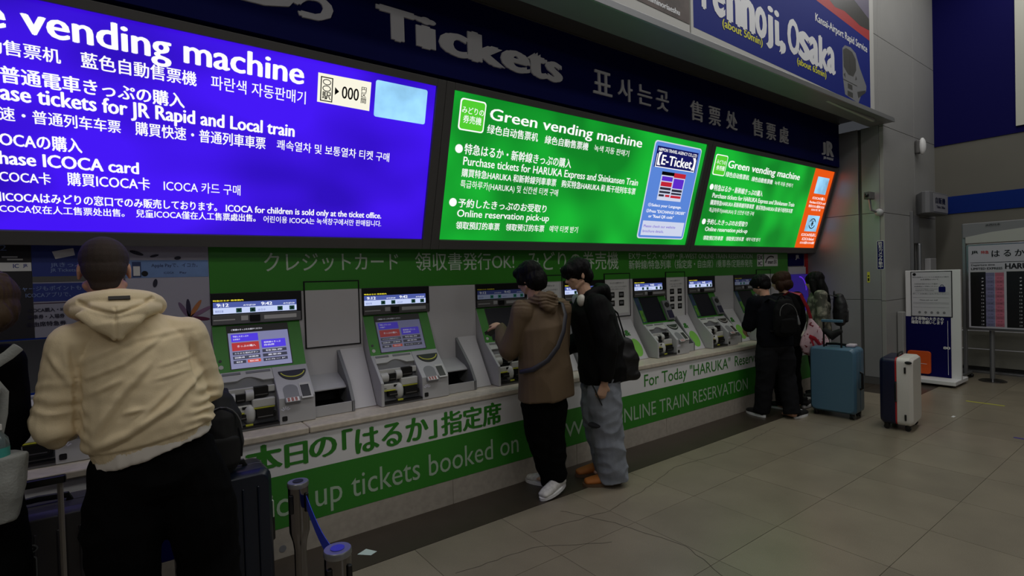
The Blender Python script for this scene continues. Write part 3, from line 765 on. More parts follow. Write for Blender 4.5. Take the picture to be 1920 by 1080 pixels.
def machine(x0, style, lit, label, colour='green', display=True):
    """style 'a' machines have the screen centred, style 'b' ones carry a card unit at its right"""
    m = empty('ticket_machine', (x0, 3.74, .743), label, 'ticket machine', 'ticket machines along the counter')
    W = .525
    G = slope_frame(x0, (3.618, 1.083), (3.744, 1.355))
    L = slope_frame(x0, (3.435, .906), (3.603, 1.071))
    FR = frame((x0, 3.435, 0), (1, 0, 0), (0, 0, 1), (0, -1, 0))
    gm = M['green'] if colour == 'green' else M['blue2']
    prof = [(3.744, 1.36), (3.618, 1.083), (3.603, 1.071), (3.435, .906), (3.435, .745), (3.744, .745)]
    rec = [(3.744, 1.36), (3.618, 1.083), (3.610, 1.060), (3.585, 1.045), (3.53, .90), (3.50, .765), (3.44, .765), (3.44, .745), (3.744, .745)]
    MB().prism(prof, x0, x0 + .022).build('side_plate', M['grey'], m, bevel=.004)
    MB().prism(rec, x0 + .022, x0 + .31).build('cash_bay', M['grey2'], m)
    MB().prism(prof, x0 + .31, x0 + W).build('card_module', M['grey'], m, bevel=.004)
    # top lip of the cash bay with a wavy edge
    lip = [(.022, .255), (.31, .255), (.31, .20)] + [(.31 - .288 * i / 14, .175 - .022 * math.sin(math.pi * min(1, max(0, (i - 4) / 6))) * (-1) - (.0 if i > 3 else .012)) for i in range(15)]
    MB().slab(lip, L, -.03, -.002).build('top_lip', M['lgrey'], m, bevel=.003)
    MB().rect(L, .03, .13, .222, .238, -.002, .001).rect(L, .16, .30, .222, .238, -.002, .001).build('label_strip', M['grey2'], m)
    # bill acceptors, drum shaped guides and returns
    MB().rect(FR, .024, .308, .945, .985, -.11, -.085).build('ledge', M['lgrey'], m, bevel=.004)
    for (a, c, z0, z1, d) in ((.085, .135, .905, .955, .07), (.185, .265, .925, .985, .075), (.07, .135, .80, .835, .05), (.19, .285, .795, .855, .045)):
        s = MB().rect(FR, a, c, z0, z1, -d - .03, -d + .012).build('slot', M['black'], m)
        MB().rect(FR, a + .006, c - .006, z0 + .012, z0 + .017, -d + .01, -d + .016).build('slot_glint', M['metal'], s)
    for a, c, z, r, d in ((.028, .082, .93, .032, .085), (.138, .182, .94, .034, .085)):
        MB().tube([(x0 + a, 3.435 + d, z), (x0 + c, 3.435 + d, z)], r, 14, round_=False).build('guide_drum', M['lgrey'], m, smooth=True)
    MB().ball((x0 + .155, 3.50, .825), (.036, .035, .062)).build('guide_dome', M['lgrey'], m, smooth=True)
    MB().rect(FR, .024, .15, .84, .885, -.085, -.055).build('coin_return', M['lgrey'], m, bevel=.008)
    MB().rect(FR, .17, .30, .862, .915, -.085, -.05).build('bill_return', M['lgrey'], m, bevel=.006)
    yb = MB()
    for a in ((.03, .14, .838, .843), (.14, .145, .80, .843), (.172, .295, .857, .862), (.172, .177, .80, .862)):
        yb.rect(FR, *a, -.06, -.047)
    yb.rect(FR, .125, .165, .770, .779, -.02, -.012)
    yb.build('yellow_rim', M['yellow'], m)
    MB().rect(FR, .03, .06, .855, .858, -.06, -.054).rect(FR, .115, .14, .862, .878, -.06, -.053).build('status_window', M['black'], m)
    MB().rect(FR, .024, .309, .758, .770, -.05, .001).build('tray_rail', M['black'], m)
    MB().rect(FR, .285, .30, .80, .83, -.06, -.03).build('lever', M['black'], m, bevel=.003)
    # card module
    MB().slab(disc(.425, .205, .085, .075, 20, 180, 360), L, -.01, .006).build('coin_scoop', M['black'], m, bevel=.003)
    P = disc(.425, .198, .075, .05, 16, 190, 350); Q = disc(.425, .198, .069, .043, 16, 190, 350)
    MB().slab(P + Q[::-1], L, .005, .008).build('scoop_rim', M['yellow'] if lit else M['lgrey'], m)
    P = disc(.388, .062, .044, .035, 12, 0, 180) + [(.344, -.035), (.432, -.035)]
    MB().slab(P, L, -.02, .0015).build('keypad_recess', M['grey2'], m)
    MB().rect(L, .35, .425, -.034, -.004, .001, .006).build('keypad', M['whitep'], m, bevel=.001)
    kb = MB()
    for r in range(3):
        for k in range(3):
            kb.rect(L, .356 + k * .022, .370 + k * .022, -.031 + r * .009, -.025 + r * .009, .006, .008)
    kb.build('keys', mat('key_red', (150, 60, 50), .5), m)
    MB().rect(L, .442, .512, -.02, .10, 0, .003).build('reader_frame', M['lgrey'], m, bevel=.002)
    MB().rect(L, .448, .500, -.008, .082, .001, .005).build('card_reader', M['black'], m, bevel=.003)
    MB().slab(rrect(.325, .355, .765, .795, .006), FR, -.001, .003).build('small_slot', M['black'], m)
    sb = MB()
    for k in range(5):
        a = math.radians(150 - k * 30)
        sb.slab([(.347 + .012 * math.cos(a - .2), .825 + .012 * math.sin(a - .2)), (.347 + .03 * math.cos(a - .12), .825 + .03 * math.sin(a - .12)), (.347 + .03 * math.cos(a + .12), .825 + .03 * math.sin(a + .12)), (.347 + .012 * math.cos(a + .2), .825 + .012 * math.sin(a + .2))], FR, 0, .0015)
    sb.build('caution_sticker', mat('sticker_white', (230, 230, 245), .3), m)
    # screen face
    MB().rect(G, .002, W - .002, -.008, .305, -.01, .003).build('face_panel', gm, m, bevel=.002)
    if style == 'a':
        su0, su1, sv0, sv1 = .085, .438, .010, .290
    else:
        su0, su1, sv0, sv1 = .085, .385, .015, .292
    MB().rect(G, su0 - .006, su1 + .006, sv0 - .004, sv1 + .004, -.002, .005).build('screen_bezel', M['black'], m)
    D = {2: 1.0, 1: .33, 0: 0}[lit]
    if lit:
        bg = mat('screen_bg_%d' % lit, (118, 120, 158), .2, emit=D)
        tc_ = MB().rect(G, su0, su1, sv0, sv1 - .045, .004, .0065).build('touch_screen', bg, m)
        MB().rect(G, su0, su1, sv1 - .045, sv1, .004, .006).build('screen_header', M['black'], m)
        UI = dict(b=(70, 44, 215), r=(168, 34, 38), k=(36, 38, 60), o=(205, 70, 40))
        for (a, c, v0, v1, k) in ((.10, .255, .185, .235, 'b'), (.10, .255, .125, .178, 'r'), (.10, .255, .098, .117, 'k'), (.10, .255, .069, .089, 'k'), (.10, .17, .042, .061, 'k'), (.18, .255, .042, .061, 'o'),
                                  (.27, .415, .130, .185, 'b'), (.27, .415, .100, .120, 'k'), (.27, .415, .070, .090, 'k'), (.27, .415, .040, .060, 'k')):
            MB().rect(G, a, c, v0, v1, .006, .008).build('screen_button', mat('ui_%s%d' % (k, lit), UI[k], .3, emit=D, sample=False), tc_)
        t = TX(G, .0088, wgt=.01, res=1)
        for a in (('予約したきっぷの', 0, .11, .20, .213, .012), ('お受取り', 0, .11, .15, .195, .010), ('きっぷの購入', 0, .13, .235, .146, .014), ('のりかえ案内ボタン', 0, .11, .245, .102, .010), ('回数券・定期券', 0, .11, .245, .074, .010),
                  ('領収書', 0, .115, .15, .046, .009), ('取消', 0, .19, .24, .046, .009), ('新幹線のきっぷ', 0, .285, .385, .160, .012), ('自由席', 0, .285, .345, .142, .012), ('特急券', 0, .29, .39, .105, .010), ('乗車券', 0, .30, .38, .075, .010), ('ICカード', 0, .285, .40, .045, .009)):
            t.add(*a)
        t.build(mat('ui_text%d' % lit, (225, 225, 240), .3, emit=D, sample=False), tc_, join=True)
        TX(G, .0068, wgt=.01, res=1).add('ご希望のきっぷをお選びください', 0, su0 + .02, su0 + .20, sv1 - .03, .011).build(MATS['ui_text%d' % lit], m)
    else:
        MB().rect(G, su0, su1, sv0, sv1, .004, .006).build('touch_screen', mat('screen_off', (16, 17, 30), .35, spec=.25), m)
    if style == 'b':
        MB().rect(G, .004, .07, .01, .30, .003, .006).build('picture_strip', mat('strip_blue', (40, 62, 96), .4, noise_s=18, noise_a=.5), m)
        MB().rect(G, .012, .06, .02, .15, .006, .008).build('leaf_print', mat('strip_leaf', (90, 150, 40), .4, noise_s=30, noise_a=.5), m)
        MB().rect(G, .405, .515, .01, .235, .0, .035).build('card_unit', M['grey2'], m, bevel=.006)
        MB().rect(G, .415, .505, .025, .115, .034, .038).build('card_screen', mat('unit_screen', (36, 34, 60), .15), m)
        MB().slab(disc(.455, .18, .035, .03), G, .034, .042).build('card_target', M['black'], m)
    MB().slab(disc(.028, .068, .009), G, .002, .006).build('button', M['black'], m)
    MB().slab(disc(.030, .028, .013), G, .002, .006).build('button', M['lgrey'], m)
    # departures display above
    if display:
        F = frame((x0, 3.742, 0), (1, 0, 0), (0, 0, 1), (0, -1, 0))
        MB().rect(F, 0, .54, 1.362, 1.562, -.002, .012).build('display_bezel', M['black'], m, bevel=.003)
        MB().rect(F, .004, .53, 1.365, 1.425, .010, .022).build('sensor_bar', M['grey2'] if lit > 1 else M['bezel'], m, bevel=.003)
        sbar = MB().rect(F, .215, .275, 1.375, 1.42, .02, .034).build('camera_unit', M['black'], m, bevel=.004)
        MB().rect(F, .165, .205, 1.385, 1.415, .02, .024).rect(F, .01, .13, 1.39, 1.397, .02, .024).rect(F, .30, .50, 1.385, 1.41, .02, .024).build('label_strip', M['whitep'] if lit > 1 else M['grey'], m)
        dl = .12 if x0 in (2.362, 6.25) else 1.0
        dw = mat('disp_white%g' % dl, (196, 208, 245), .3, emit=dl); dn = mat('disp_navy%g' % dl, (74, 88, 160), .3, emit=dl)
        u1 = .505 if style == 'a' else .47
        ds = MB().rect(F, .012, u1, 1.432, 1.470, .012, .015).build('departure_screen', dw, m)
        MB().rect(F, .012, u1, 1.470, 1.504, .012, .015).build('screen_header', dn, ds)
        k = (u1 - .012) / .493
        for u in (.145, .225, .39, .465):
            MB().rect(F, .012 + (u - .018) * k, .012 + (u + .014) * k, 1.436, 1.464, .015, .017).build('train_icon', mat('icon_green', (20, 70, 60), .3, emit=.6, sample=False), ds)
            MB().slab(disc(.012 + (u - .002) * k, 1.45, .006), F, .017, .018).build('train_icon', M['black'], ds)
        t = TX(F, .0165, wgt=.03, res=2)
        t.add('9:12', 0, .012 + .02 * k, .012 + .085 * k, 1.476, .020, '1').add('9:42', 0, .012 + .275 * k, .012 + .34 * k, 1.476, .020, '1')
        t.add('のりば129', 0, .012 + .17 * k, .012 + .24 * k, 1.476, .010).add('のりば129', 0, .012 + .41 * k, .012 + .48 * k, 1.476, .010)
        t.build(mat('disp_text%g' % dl, (240, 244, 255), .3, emit=dl, sample=False), ds, join=True)
        TX(F, .0165, wgt=0, res=2).add('関西空港', 0, .012 + .01 * k, .012 + .055 * k, 1.440, .014).add('はるか', 0, .012 + .255 * k, .012 + .30 * k, 1.440, .014).build(dn, ds)
        TX(F, .0145, wgt=.03, res=2).add('特急はるか 発車案内', 0, .012, .012 + .17 * k, 1.510, .009).build(mat('led_yellow%g' % dl, (240, 225, 60), .3, emit=dl, sample=False), m)
    # receipt tray and sloped divider at the right
    if style == 'a':
        MB().prism([(3.744, .745), (3.47, .745), (3.47, .815), (3.478, .815), (3.478, .755), (3.744, .755)], x0 + .53, x0 + .776).build('tray', M['grey'], m, bevel=.002)
        MB().prism([(3.744, 1.13), (3.744, .745), (3.47, .745), (3.47, .815), (3.54, .93)], x0 + .770, x0 + .792).build('tray_side', M['grey2'], m)
        MB().prism([(3.744, .975), (3.60, .925), (3.565, .90), (3.565, .89), (3.62, .89), (3.744, .90)], x0 + .527, x0 + .77).build('tray_hood', M['grey'], m, bevel=.003)
        MB().prism([(3.744, .765), (3.49, .765), (3.49, .772), (3.70, .80), (3.744, .89)], x0 + .54, x0 + .765).build('tray_bed', M['black'], m)
        w0, w1 = .792, .962
    else:
        MB().prism([(3.744, .745), (3.50, .745), (3.50, .83), (3.508, .83), (3.508, .755), (3.744, .755)], x0 + .53, x0 + .70).build('tray', M['grey'], m, bevel=.002)
        MB().prism([(3.744, 1.13), (3.744, .745), (3.50, .745), (3.50, .83), (3.60, .93)], x0 + .70, x0 + .72).build('tray_side', M['grey2'], m)
        MB().prism([(3.744, .765), (3.52, .765), (3.70, .80), (3.744, .87)], x0 + .54, x0 + .695).build('tray_bed', M['black'], m)
        w0, w1 = .722, .945
    MB().prism([(3.744, 1.135), (3.52, .745), (3.744, .745)], x0 + w0, x0 + w1).build('sloped_divider', M['white'], m, bevel=.003)
    if style == 'b':
        WD = slope_frame(x0, (3.52, .745), (3.744, 1.135))
        MB().slab(disc((w0 + w1) / 2 + .01, .13, .075, .10), WD, 0, .0015).build('green_spot', mat('spot_green', (130, 200, 80), .4), m)
        TX(WD, .002, wgt=.05).add('&', 0, w0 + .04, w0 + .11, .27, .06, '&').build(M['greenf'], m)
    return m


machine(.42, 'a', 2, 'green ticket machine with the brightest menu screen, beside the man in the cream hoodie')
machine(1.385, 'a', 1, 'green ticket machine with a dimmer menu screen, left of the young men')
machine(2.362, 'a', 0, 'green ticket machine the two young men are using')
machine(3.345, 'b', 0, 'green ticket machine hidden behind the young man in the black jacket')
machine(4.333, 'b', 0, 'unused green ticket machine just right of the young man in black, nearer of the two')
machine(5.285, 'b', 0, 'unused green ticket machine just left of the backpacker, farther of the two')
machine(6.25, 'b', 0, 'green ticket machine the backpacker stands at, farthest away')
machine(-.62, 'a', 0, 'blue ticket machine in front of the man in the cream hoodie', 'blue', False)

# ------------------------------------------------------------------ things on the right-hand wall
sc = empty('security_camera', (XE - .03, 2.80, 2.42), 'small grey security camera on a bracket beside the black wall groove', 'camera')
MB().tube([(8.24, 2.80, 2.345), (8.20, 2.80, 2.345), (8.12, 2.85, 2.38), (8.10, 2.86, 2.54)], .016, 8).build('bracket', M['alu'], sc, smooth=True)
MB().ball((8.22, 2.79, 2.345), .05).build('mount', M['grey'], sc, smooth=True)
MB().box(8.02, 8.18, 2.82, 2.90, 2.52, 2.62).build('camera_body', M['bezel'], sc, bevel=.01)
MB().tube([(8.0, 2.86, 2.57), (8.03, 2.86, 2.57)], .025, 10).build('lens', M['black'], sc, smooth=True)
cs = empty('camera_notice', (XE, 2.77, 1.58), 'vertical navy sticker with white Japanese writing beside the wall corner', 'sign')
YF = YZ(XE)
MB().slab(rrect(-2.835, -2.752, 1.575, 1.965, .01), YF, 0, .003).build('sticker', M['whitep'], cs)
MB().slab(rrect(-2.831, -2.756, 1.58, 1.96, .008), YF, 0, .004).build('sticker_field', M['navy'], cs)
TX(YF, .006, wgt=.01).vertical('防犯カメラ作動中', -2.793, 1.95, .045, .041, .004).build(M['whitep'], cs)
ys = empty('hazard_sticker', (XE, 2.93, 1.45), 'small yellow warning sticker left of the navy camera notice', 'sticker')
plate(YF, -2.957, -2.925, 1.40, 1.545, 0, .003, 'sticker', M['yellow'], ys)
plate(YF, -2.950, -2.932, 1.48, 1.50, 0, .004, 'print', M['black'], ys); plate(YF, -2.950, -2.932, 1.42, 1.46, 0, .004, 'print', M['black'], ys)
bx = empty('ticket_office_sign', (9.7, 2.74, 2.37), 'grey rounded box sign with black lettering mounted on the wall above the measuring board', 'sign')
MB().prism([(9.49, 2.74), (9.22, 2.60), (9.20, 2.55), (9.24, 2.51), (9.33, 2.50), (10.0, 2.50), (10.05, 2.54), (10.05, 2.74)], 2.36, 2.67, 'z').build('sign_box', M['grey2'], bx, bevel=.01)
plate(XZ(2.50), 9.36, 9.99, 2.385, 2.645, 0, .004, 'sign_face', mat('sign_face', (150, 150, 155), .5), bx)
TX(XZ(2.50), .006, wgt=.02).add('自販機', 0, 9.43, 9.86, 2.505, .085).add('Ticket Office', 0, 9.47, 9.85, 2.44, .035, 'T').build(M['black'], bx)
sm = empty('smoke_detector', (9.6, 2.72, 3.36), 'white oval wall sensor high on the grey wall right of the poster', 'sensor')
MB().ball((9.50, 2.66, 3.365), (.06, .045, .125)).build('cover', M['whitep'], sm, smooth=True)
MB().box(9.43, 9.53, 2.68, 2.738, 3.26, 3.46).build('mount', M['bezel'], sm, bevel=.02)
cv = empty('conduit_box', (9.3, 2.72, 1.9), 'grey conduit with pipes running down the wall behind the measuring board', 'conduit')
MB().box(9.20, 9.235, 2.70, 2.738, .1, 2.40).build('conduit', M['alu'], cv, bevel=.003)
MB().box(9.24, 9.48, 2.705, 2.738, 1.94, 2.35).build('cover_plate', M['grey2'], cv, bevel=.005)
MB().box(9.25, 9.34, 2.72, 2.738, .5, 1.94).build('dark_slot', M['blackm'], cv)
MB().tube([(9.44, 2.70, .1), (9.44, 2.70, 1.92)], .028, 10).build('pipe', M['alu'], cv, smooth=True)
MB().box(9.78, 10.05, 2.66, 2.738, 1.52, 1.72).build('junction_box', M['grey'], cv, bevel=.01)
tp = empty('wall_rail', (8.7, 2.6, 0), 'pale vertical rail between the wall corner and the measuring board', 'rail')
MB().box(8.62, 8.72, 2.66, 2.732, .0, .98).build('post', M['wall'], tp, bevel=.01)

# luggage measuring board
mb = empty('measuring_board', (8.88, 2.45, 0), 'white and navy luggage measuring board with an orange pocket on a white base', 'board')
F = YZ(8.883)
MB().box(8.883, 8.93, 2.10, 2.71, .08, 1.545).build('back_board', M['whitep'], mb, bevel=.006)
MB().box(8.62, 9.18, 2.10, 2.76, .03, .085).build('base', M['whitep'], mb, bevel=.008)
for y in (2.16, 2.70):
    for x in (8.68, 9.12):
        MB().tube([(x - .012, y, .018), (x + .012, y, .018)], .017, 10, side=(0, 1, 0)).build('castor', M['black'], mb, smooth=True)
MB().box(8.80, 8.90, 2.73, 2.775, .085, .93).build('side_fin', M['whitep'], mb, bevel=.01)
plate(F, -2.73, -2.205, .09, .905, 0, .012, 'navy_panel', M['navy2'], mb)
plate(F, -2.645, -2.185, .905, 1.53, 0, .006, 'notice_frame', M['black'], mb)
plate(F, -2.635, -2.195, .915, 1.52, 0, .009, 'notice_sheet', mat('notice_grey', (196, 196, 200), .5), mb)
MB().slab(rrect(-2.685, -2.42, .12, .43, .035), F, .01, .05).build('orange_pocket', M['orange'], mb, bevel=.006)
plate(F, -2.53, -2.46, .255, .26, .05, .052, 'pocket_mark', M['whitep'], mb)
TX(F, .014, wgt=.03).add('お手荷物の大きさの', 0, -2.64, -2.28, .855, .045).add('確認をお願いします', 0, -2.64, -2.28, .805, .045).add('80', 0, -2.285, -2.215, .475, .035, '8').build(M['whitep'], mb)
plate(F, -2.238, -2.234, .13, .86, .012, .014, 'scale_line', M['letter'], mb)
t = TX(F, .011, wgt=.02)
for a in (('特大荷物スペースつき座席のご案内', 0, -2.62, -2.22, 1.445, .012), ('お手荷物について', 0, -2.53, -2.33, 1.41, .018), ('三辺合計百六十センチ超の', 0, -2.60, -2.34, 1.35, .016), ('お荷物はご予約ください', 0, -2.60, -2.34, 1.315, .016),
          ('Oversized baggage reservation', 0, -2.59, -2.34, 1.285, .010, 'O'), ('required on some trains', 0, -2.59, -2.38, 1.26, .010, 'r'), ('詳しくは係員におたずねください', 0, -2.62, -2.22, 1.215, .012), ('Please ask our staff', 0, -2.54, -2.34, 1.13, .014, 'P')):
    t.add(*a)
t.build(M['grey2'], mb, join=True)
for z in (1.238, 1.17, 1.10, 1.085, 1.035):
    plate(F, -2.62, -2.22, z, z + .002, .009, .0105, 'rule', M['grey2'], mb)
MB().slab(disc(-2.60, 1.49, .02), F, .009, .011).build('info_mark', M['black'], mb)
MB().slab(rrect(-2.33, -2.255, 1.245, 1.32, .01), F, .009, .011).build('case_picture', M['navy'], mb)
P = disc(-2.2925, 1.325, .02, .022, 8, 0, 180); Q = disc(-2.2925, 1.325, .014, .016, 8, 0, 180)
MB().slab(P + Q[::-1], F, .009, .011).build('case_handle', M['navy'], mb)
for i in range(5):
    MB().slab(disc(-2.545 + i * .068, .965, .016, .018, 8), F, .009, .011).build('step_dot', M['grey2'], mb)

# timetable board
tt = empty('timetable_board', (9.45, 1.6, 0), 'free-standing timetable board with pink and lilac columns at the right edge', 'board')
F = YZ(9.45)
for y in (2.19, .95):
    MB().box(9.44, 9.49, y - .02, y + .02, .08, 2.17).build('post', M['alu'], tt, bevel=.006)
    ft = MB().box(9.20, 9.70, y - .02, y + .02, .055, .09).build('foot', M['alu'], tt, bevel=.006)
    for x in (9.22, 9.68):
        MB().tube([(x, y - .012, .028), (x, y + .012, .028)], .027, 12, side=(1, 0, 0)).build('castor', M['black'], ft, smooth=True)
plate(F, -2.20, -.93, 1.97, 2.175, 0.0, .03, 'header_board', M['grey2'], tt, bevel=.01)
MB().slab([(-2.165, 1.90), (-.96, 1.90), (-.96, 1.99), (-1.15, 2.04), (-1.55, 2.07), (-1.9, 2.035), (-2.165, 1.985)], F, .0, .034).build('header_arch', mat('arch_white', (170, 172, 166), .5), tt)
MB().slab(rrect(-2.165, -.96, .70, 1.885, .03), F, -.02, .04).build('frame', M['metal'], tt, bevel=.008)
plate(F, -2.135, -.99, .735, 1.86, .04, .042, 'sheet', mat('sheet_grey', (176, 176, 184), .4), tt)
b = MB()
for u0, u1 in ((-2.115, -1.955), (-1.745, -1.56), (-1.34, -1.17)):
    b.rect(F, u0, u1, .755, 1.50, .042, .0435)
b.build('black_columns', M['black'], tt)
for k, (u0, c) in enumerate(((-1.955, (108, 108, 140)), (-1.86, (165, 92, 110)), (-1.555, (108, 108, 140)), (-1.45, (165, 92, 110)))):
    m1 = mat('col%d_a' % (k % 2), c, .5); m2 = mat('col%d_b' % (k % 2), tuple(int(q * 1.13) for q in c), .5)
    for r in range(15):
        plate(F, u0, u0 + .09, .76 + r * .0485, .76 + (r + 1) * .0485, .042, .0435, 'time_cell', (m1, m2)[r % 2], tt)
plate(F, -2.115, -1.0, 1.50, 1.515, .042, .0435, 'rule', M['sheet'] if 'sheet' in M else M['grey'], tt)
plate(F, -2.115, -1.0, 1.625, 1.631, .042, .0435, 'rule', M['black'], tt)
TX(F, .0445, wgt=.015).add('は', 0, -1.89, -1.81, 1.70, .085, 'は').add('る', 0, -1.77, -1.70, 1.70, .085, 'る').add('か', 0, -1.66, -1.57, 1.70, .085, 'か').add('HARUKA', 0, -1.755, -1.42, 1.535, .07, 'H', .03).add('LIMITED EXPRESS', 0, -2.105, -1.785, 1.53, .03, 'L', .02).add('Departure time', 0, -2.105, -1.86, 1.585, .022, 'D').add('JR', 0, -2.10, -2.03, 1.745, .045, 'J', .03).add('JR西日本', 0, -1.95, -1.80, 2.12, .025, '国', .02).build(M['black'], tt)
TX(F, .0445, wgt=.02).add('特急', 0, -2.0, -1.92, 1.745, .04).build(M['red'], tt)
t = TX(F, .0445, wgt=.0, res=1)
for r in range(14):
    t.add('%d' % (6 + r), 0, -2.0, -1.975, .775 + (13 - r) * .0485, .018, '1'); t.add('%d' % (6 + r), 0, -1.62, -1.595, .775 + (13 - r) * .0485, .018, '1')
t.build(M['letter'], tt, join=True)
t = TX(F, .0445, wgt=.0, res=1)
for r in range(14):
    for u in (-1.935, -1.84, -1.53, -1.43):
        t.add('%02d %02d' % ((r * 7) % 28, 30 + (r * 11) % 29), 0, u, u + .05, .775 + r * .0485, .014, '1')
t.build(M['black'], tt, join=True)
# white barrier with steel rails behind, and a post on a round foot
br = empty('low_barrier', (10.2, 1.5, 0), 'low white barrier panel with thin rails behind the timetable board', 'barrier')
MB().box(10.20, 10.23, -.5, 2.55, .09, .66).build('panel', mat('barrier_white', (150, 150, 140), .5), br)
for z in (.62, .35):
    MB().tube([(10.17, -.5, z), (10.17, 2.55, z)], .008, 8).build('rail', M['letter'], br, smooth=True)
MB().box(10.12, 10.3, -.5, 2.55, 0, .03).build('foot_rail', M['alu'], br, bevel=.004)
st = empty('queue_post', (9.52, 1.92, 0), 'grey queue post on a round steel foot below the timetable board', 'post')
MB().lathe([(.15, 0), (.15, .008), (.12, .022), (.04, .035), (.02, .04)], (9.52, 1.92, 0), 32).build('base', M['chrome'], st, smooth=True)
MB().tube([(9.52, 1.92, .03), (9.52, 1.92, .90)], .028, 14, round_=False).build('pole', M['alu'], st, smooth=True)

# ------------------------------------------------------------------ belt barrier posts in front
def belt_post(x, y, label, lit_blue):
    o = empty('belt_post', (x, y, 0), label, 'barrier post', 'steel belt barrier posts in the foreground')
    MB().lathe([(.17, 0), (.17, .01), (.15, .022), (.04, .034), (.03, .04)], (x, y, 0), 36).build('base', M['chrome'], o, smooth=True)
    MB().lathe([(.0205, .03), (.0205, .66), (.024, .69), (.0335, .725), (.034, .74), (.034, .885)], (x, y, 0), 28).build('pole', M['chrome'], o, smooth=True)
    MB().lathe([(.0345, .885), (.036, .888), (.036, .900), (.034, .903)], (x, y, 0), 28).build('collar', M['alu'], o, smooth=True)
    ring = [(x + .024 * math.cos(q * .5), y + .024 * math.sin(q * .5)) for q in range(12)]
    MB().lathe([(.018, .903), (.018, .905)], (x, y, 0), 20).build('cap_disc', mat('cap_blue', (60, 62, 190), .3) if lit_blue else M['black'], o)
    for a in (0.6, 0.6 + math.pi / 2, 0.6 + math.pi, 0.6 - math.pi / 2):
        cx, cy = x + .036 * math.cos(a), y + .036 * math.sin(a)
        MB().box(cx - .006, cx + .006, cy - .006, cy + .006, .80, .865).build('belt_clip', M['black'] if a != .6 else M['bezel'], o, bevel=.002)
    return o


belt_post(.469, 1.96, 'slim steel belt post with the blue belt clipped to its side, farther of the pair', False)
belt_post(.426, 1.393, 'steel belt post with a blue disc on its cap, nearest the camera', True)
b = MB(); n = 10
for i in range(n + 1):
    t_ = i / n; y = 1.925 + (1.43 - 1.925) * t_; x = .486 + (.445 - .486) * t_; z = .835 - .03 * math.sin(math.pi * t_)
    b.v += [(x, y, z - .023), (x, y, z + .023), (x + .002, y, z + .023), (x + .002, y, z - .023)]
for i in range(n):
    for k in range(4):
        b.f.append((i * 4 + k, i * 4 + (k + 1) % 4, i * 4 + 4 + (k + 1) % 4, i * 4 + 4 + k))
b.f += [(3, 2, 1, 0), (n * 4, n * 4 + 1, n * 4 + 2, n * 4 + 3)]
tag(b.build('retractable_belt', mat('belt_blue', (44, 66, 190), .6)), 'blue fabric belt stretched between the two steel belt posts', 'belt')
# ------------------------------------------------------------------ people
def finish(B, vox, name, m, parent, smooth_it=4, disp=None, sub=False):
    me = B.mesh(name); o = bpy.data.objects.new(name, me); COL.objects.link(o)
    r = o.modifiers.new('r', 'REMESH'); r.mode = 'VOXEL'; r.voxel_size = vox
    sm = o.modifiers.new('s', 'SMOOTH'); sm.factor = .5; sm.iterations = smooth_it
    dg = bpy.context.evaluated_depsgraph_get(); dg.update()
    me2 = bpy.data.meshes.new_from_object(o.evaluated_get(dg)); me2.name = name
    bpy.data.objects.remove(o); bpy.data.meshes.remove(me)
    n = len(me2.vertices)
    if disp is not None and n:
        co = np.zeros(n * 3); me2.vertices.foreach_get('co', co); co = co.reshape(-1, 3)
        no = np.zeros(n * 3); me2.vertices.foreach_get('normal', no); no = no.reshape(-1, 3)
        co = co + no * np.asarray(disp(co, no)).reshape(-1, 1)
        me2.vertices.foreach_set('co', co.ravel()); me2.update()
    me2.materials.clear(); me2.materials.append(m)
    me2.polygons.foreach_set('use_smooth', [True] * len(me2.polygons))
    o = bpy.data.objects.new(name, me2); COL.objects.link(o)
    if parent is not None: attach(o, parent)
    return o


def vnoise(co, s, seed=0.0, fn=noise.noise):
    sx = s if isinstance(s, (tuple, list)) else (s, s, s)
    return np.array([fn(Vector((x * sx[0] + seed, y * sx[1] - seed, z * sx[2] + seed * .7))) for x, y, z in co])


def folds(amp=.005, s=(7, 7, 4), seed=0.0, amp2=.0015):
    def f(co, no):
        a = vnoise(co, s, seed); b = vnoise(co, tuple(q * 2.6 for q in s), seed + 5)
        return amp * (1 - 3.2 * np.abs(a)) * .8 + amp2 * b * 2
    return f


class Pose:
    """joints in metres, local frame: x right, y forward, z up, turned by heading (counter-clockwise)"""
    def __init__(s, pos, heading, H=1.75, build=1.0, j=None):
        s.pos = Vector((pos[0], pos[1], 0)); s.R = Matrix.Rotation(heading, 3, 'Z'); s.H = H; s.b = build; k = H / 1.75
        d = dict(pelvis=(0, 0, .93), waist=(0, .01, 1.06), chest=(0, .0, 1.27), neck=(0, -.02, 1.46), head=(0, .015, 1.635),
                 shl=(-.175, -.01, 1.40), shr=(.175, -.01, 1.40), ell=(-.23, -.02, 1.11), elr=(.23, -.02, 1.11), wrl=(-.22, .08, .86), wrr=(.22, .08, .86),
                 hil=(-.09, 0, .92), hir=(.09, 0, .92), knl=(-.10, .02, .50), knr=(.10, .02, .50), anl=(-.10, -.03, .085), anr=(.10, -.03, .085))
        d = {a: Vector(v) * k for a, v in d.items()}
        for a, v in (j or {}).items(): d[a] = Vector(v)
        s.j = {a: s.W(v) for a, v in d.items()}; s.k = k

    def W(s, v):
        return s.pos + s.R @ Vector(v)

    def D(s, v):
        return s.R @ Vector(v)


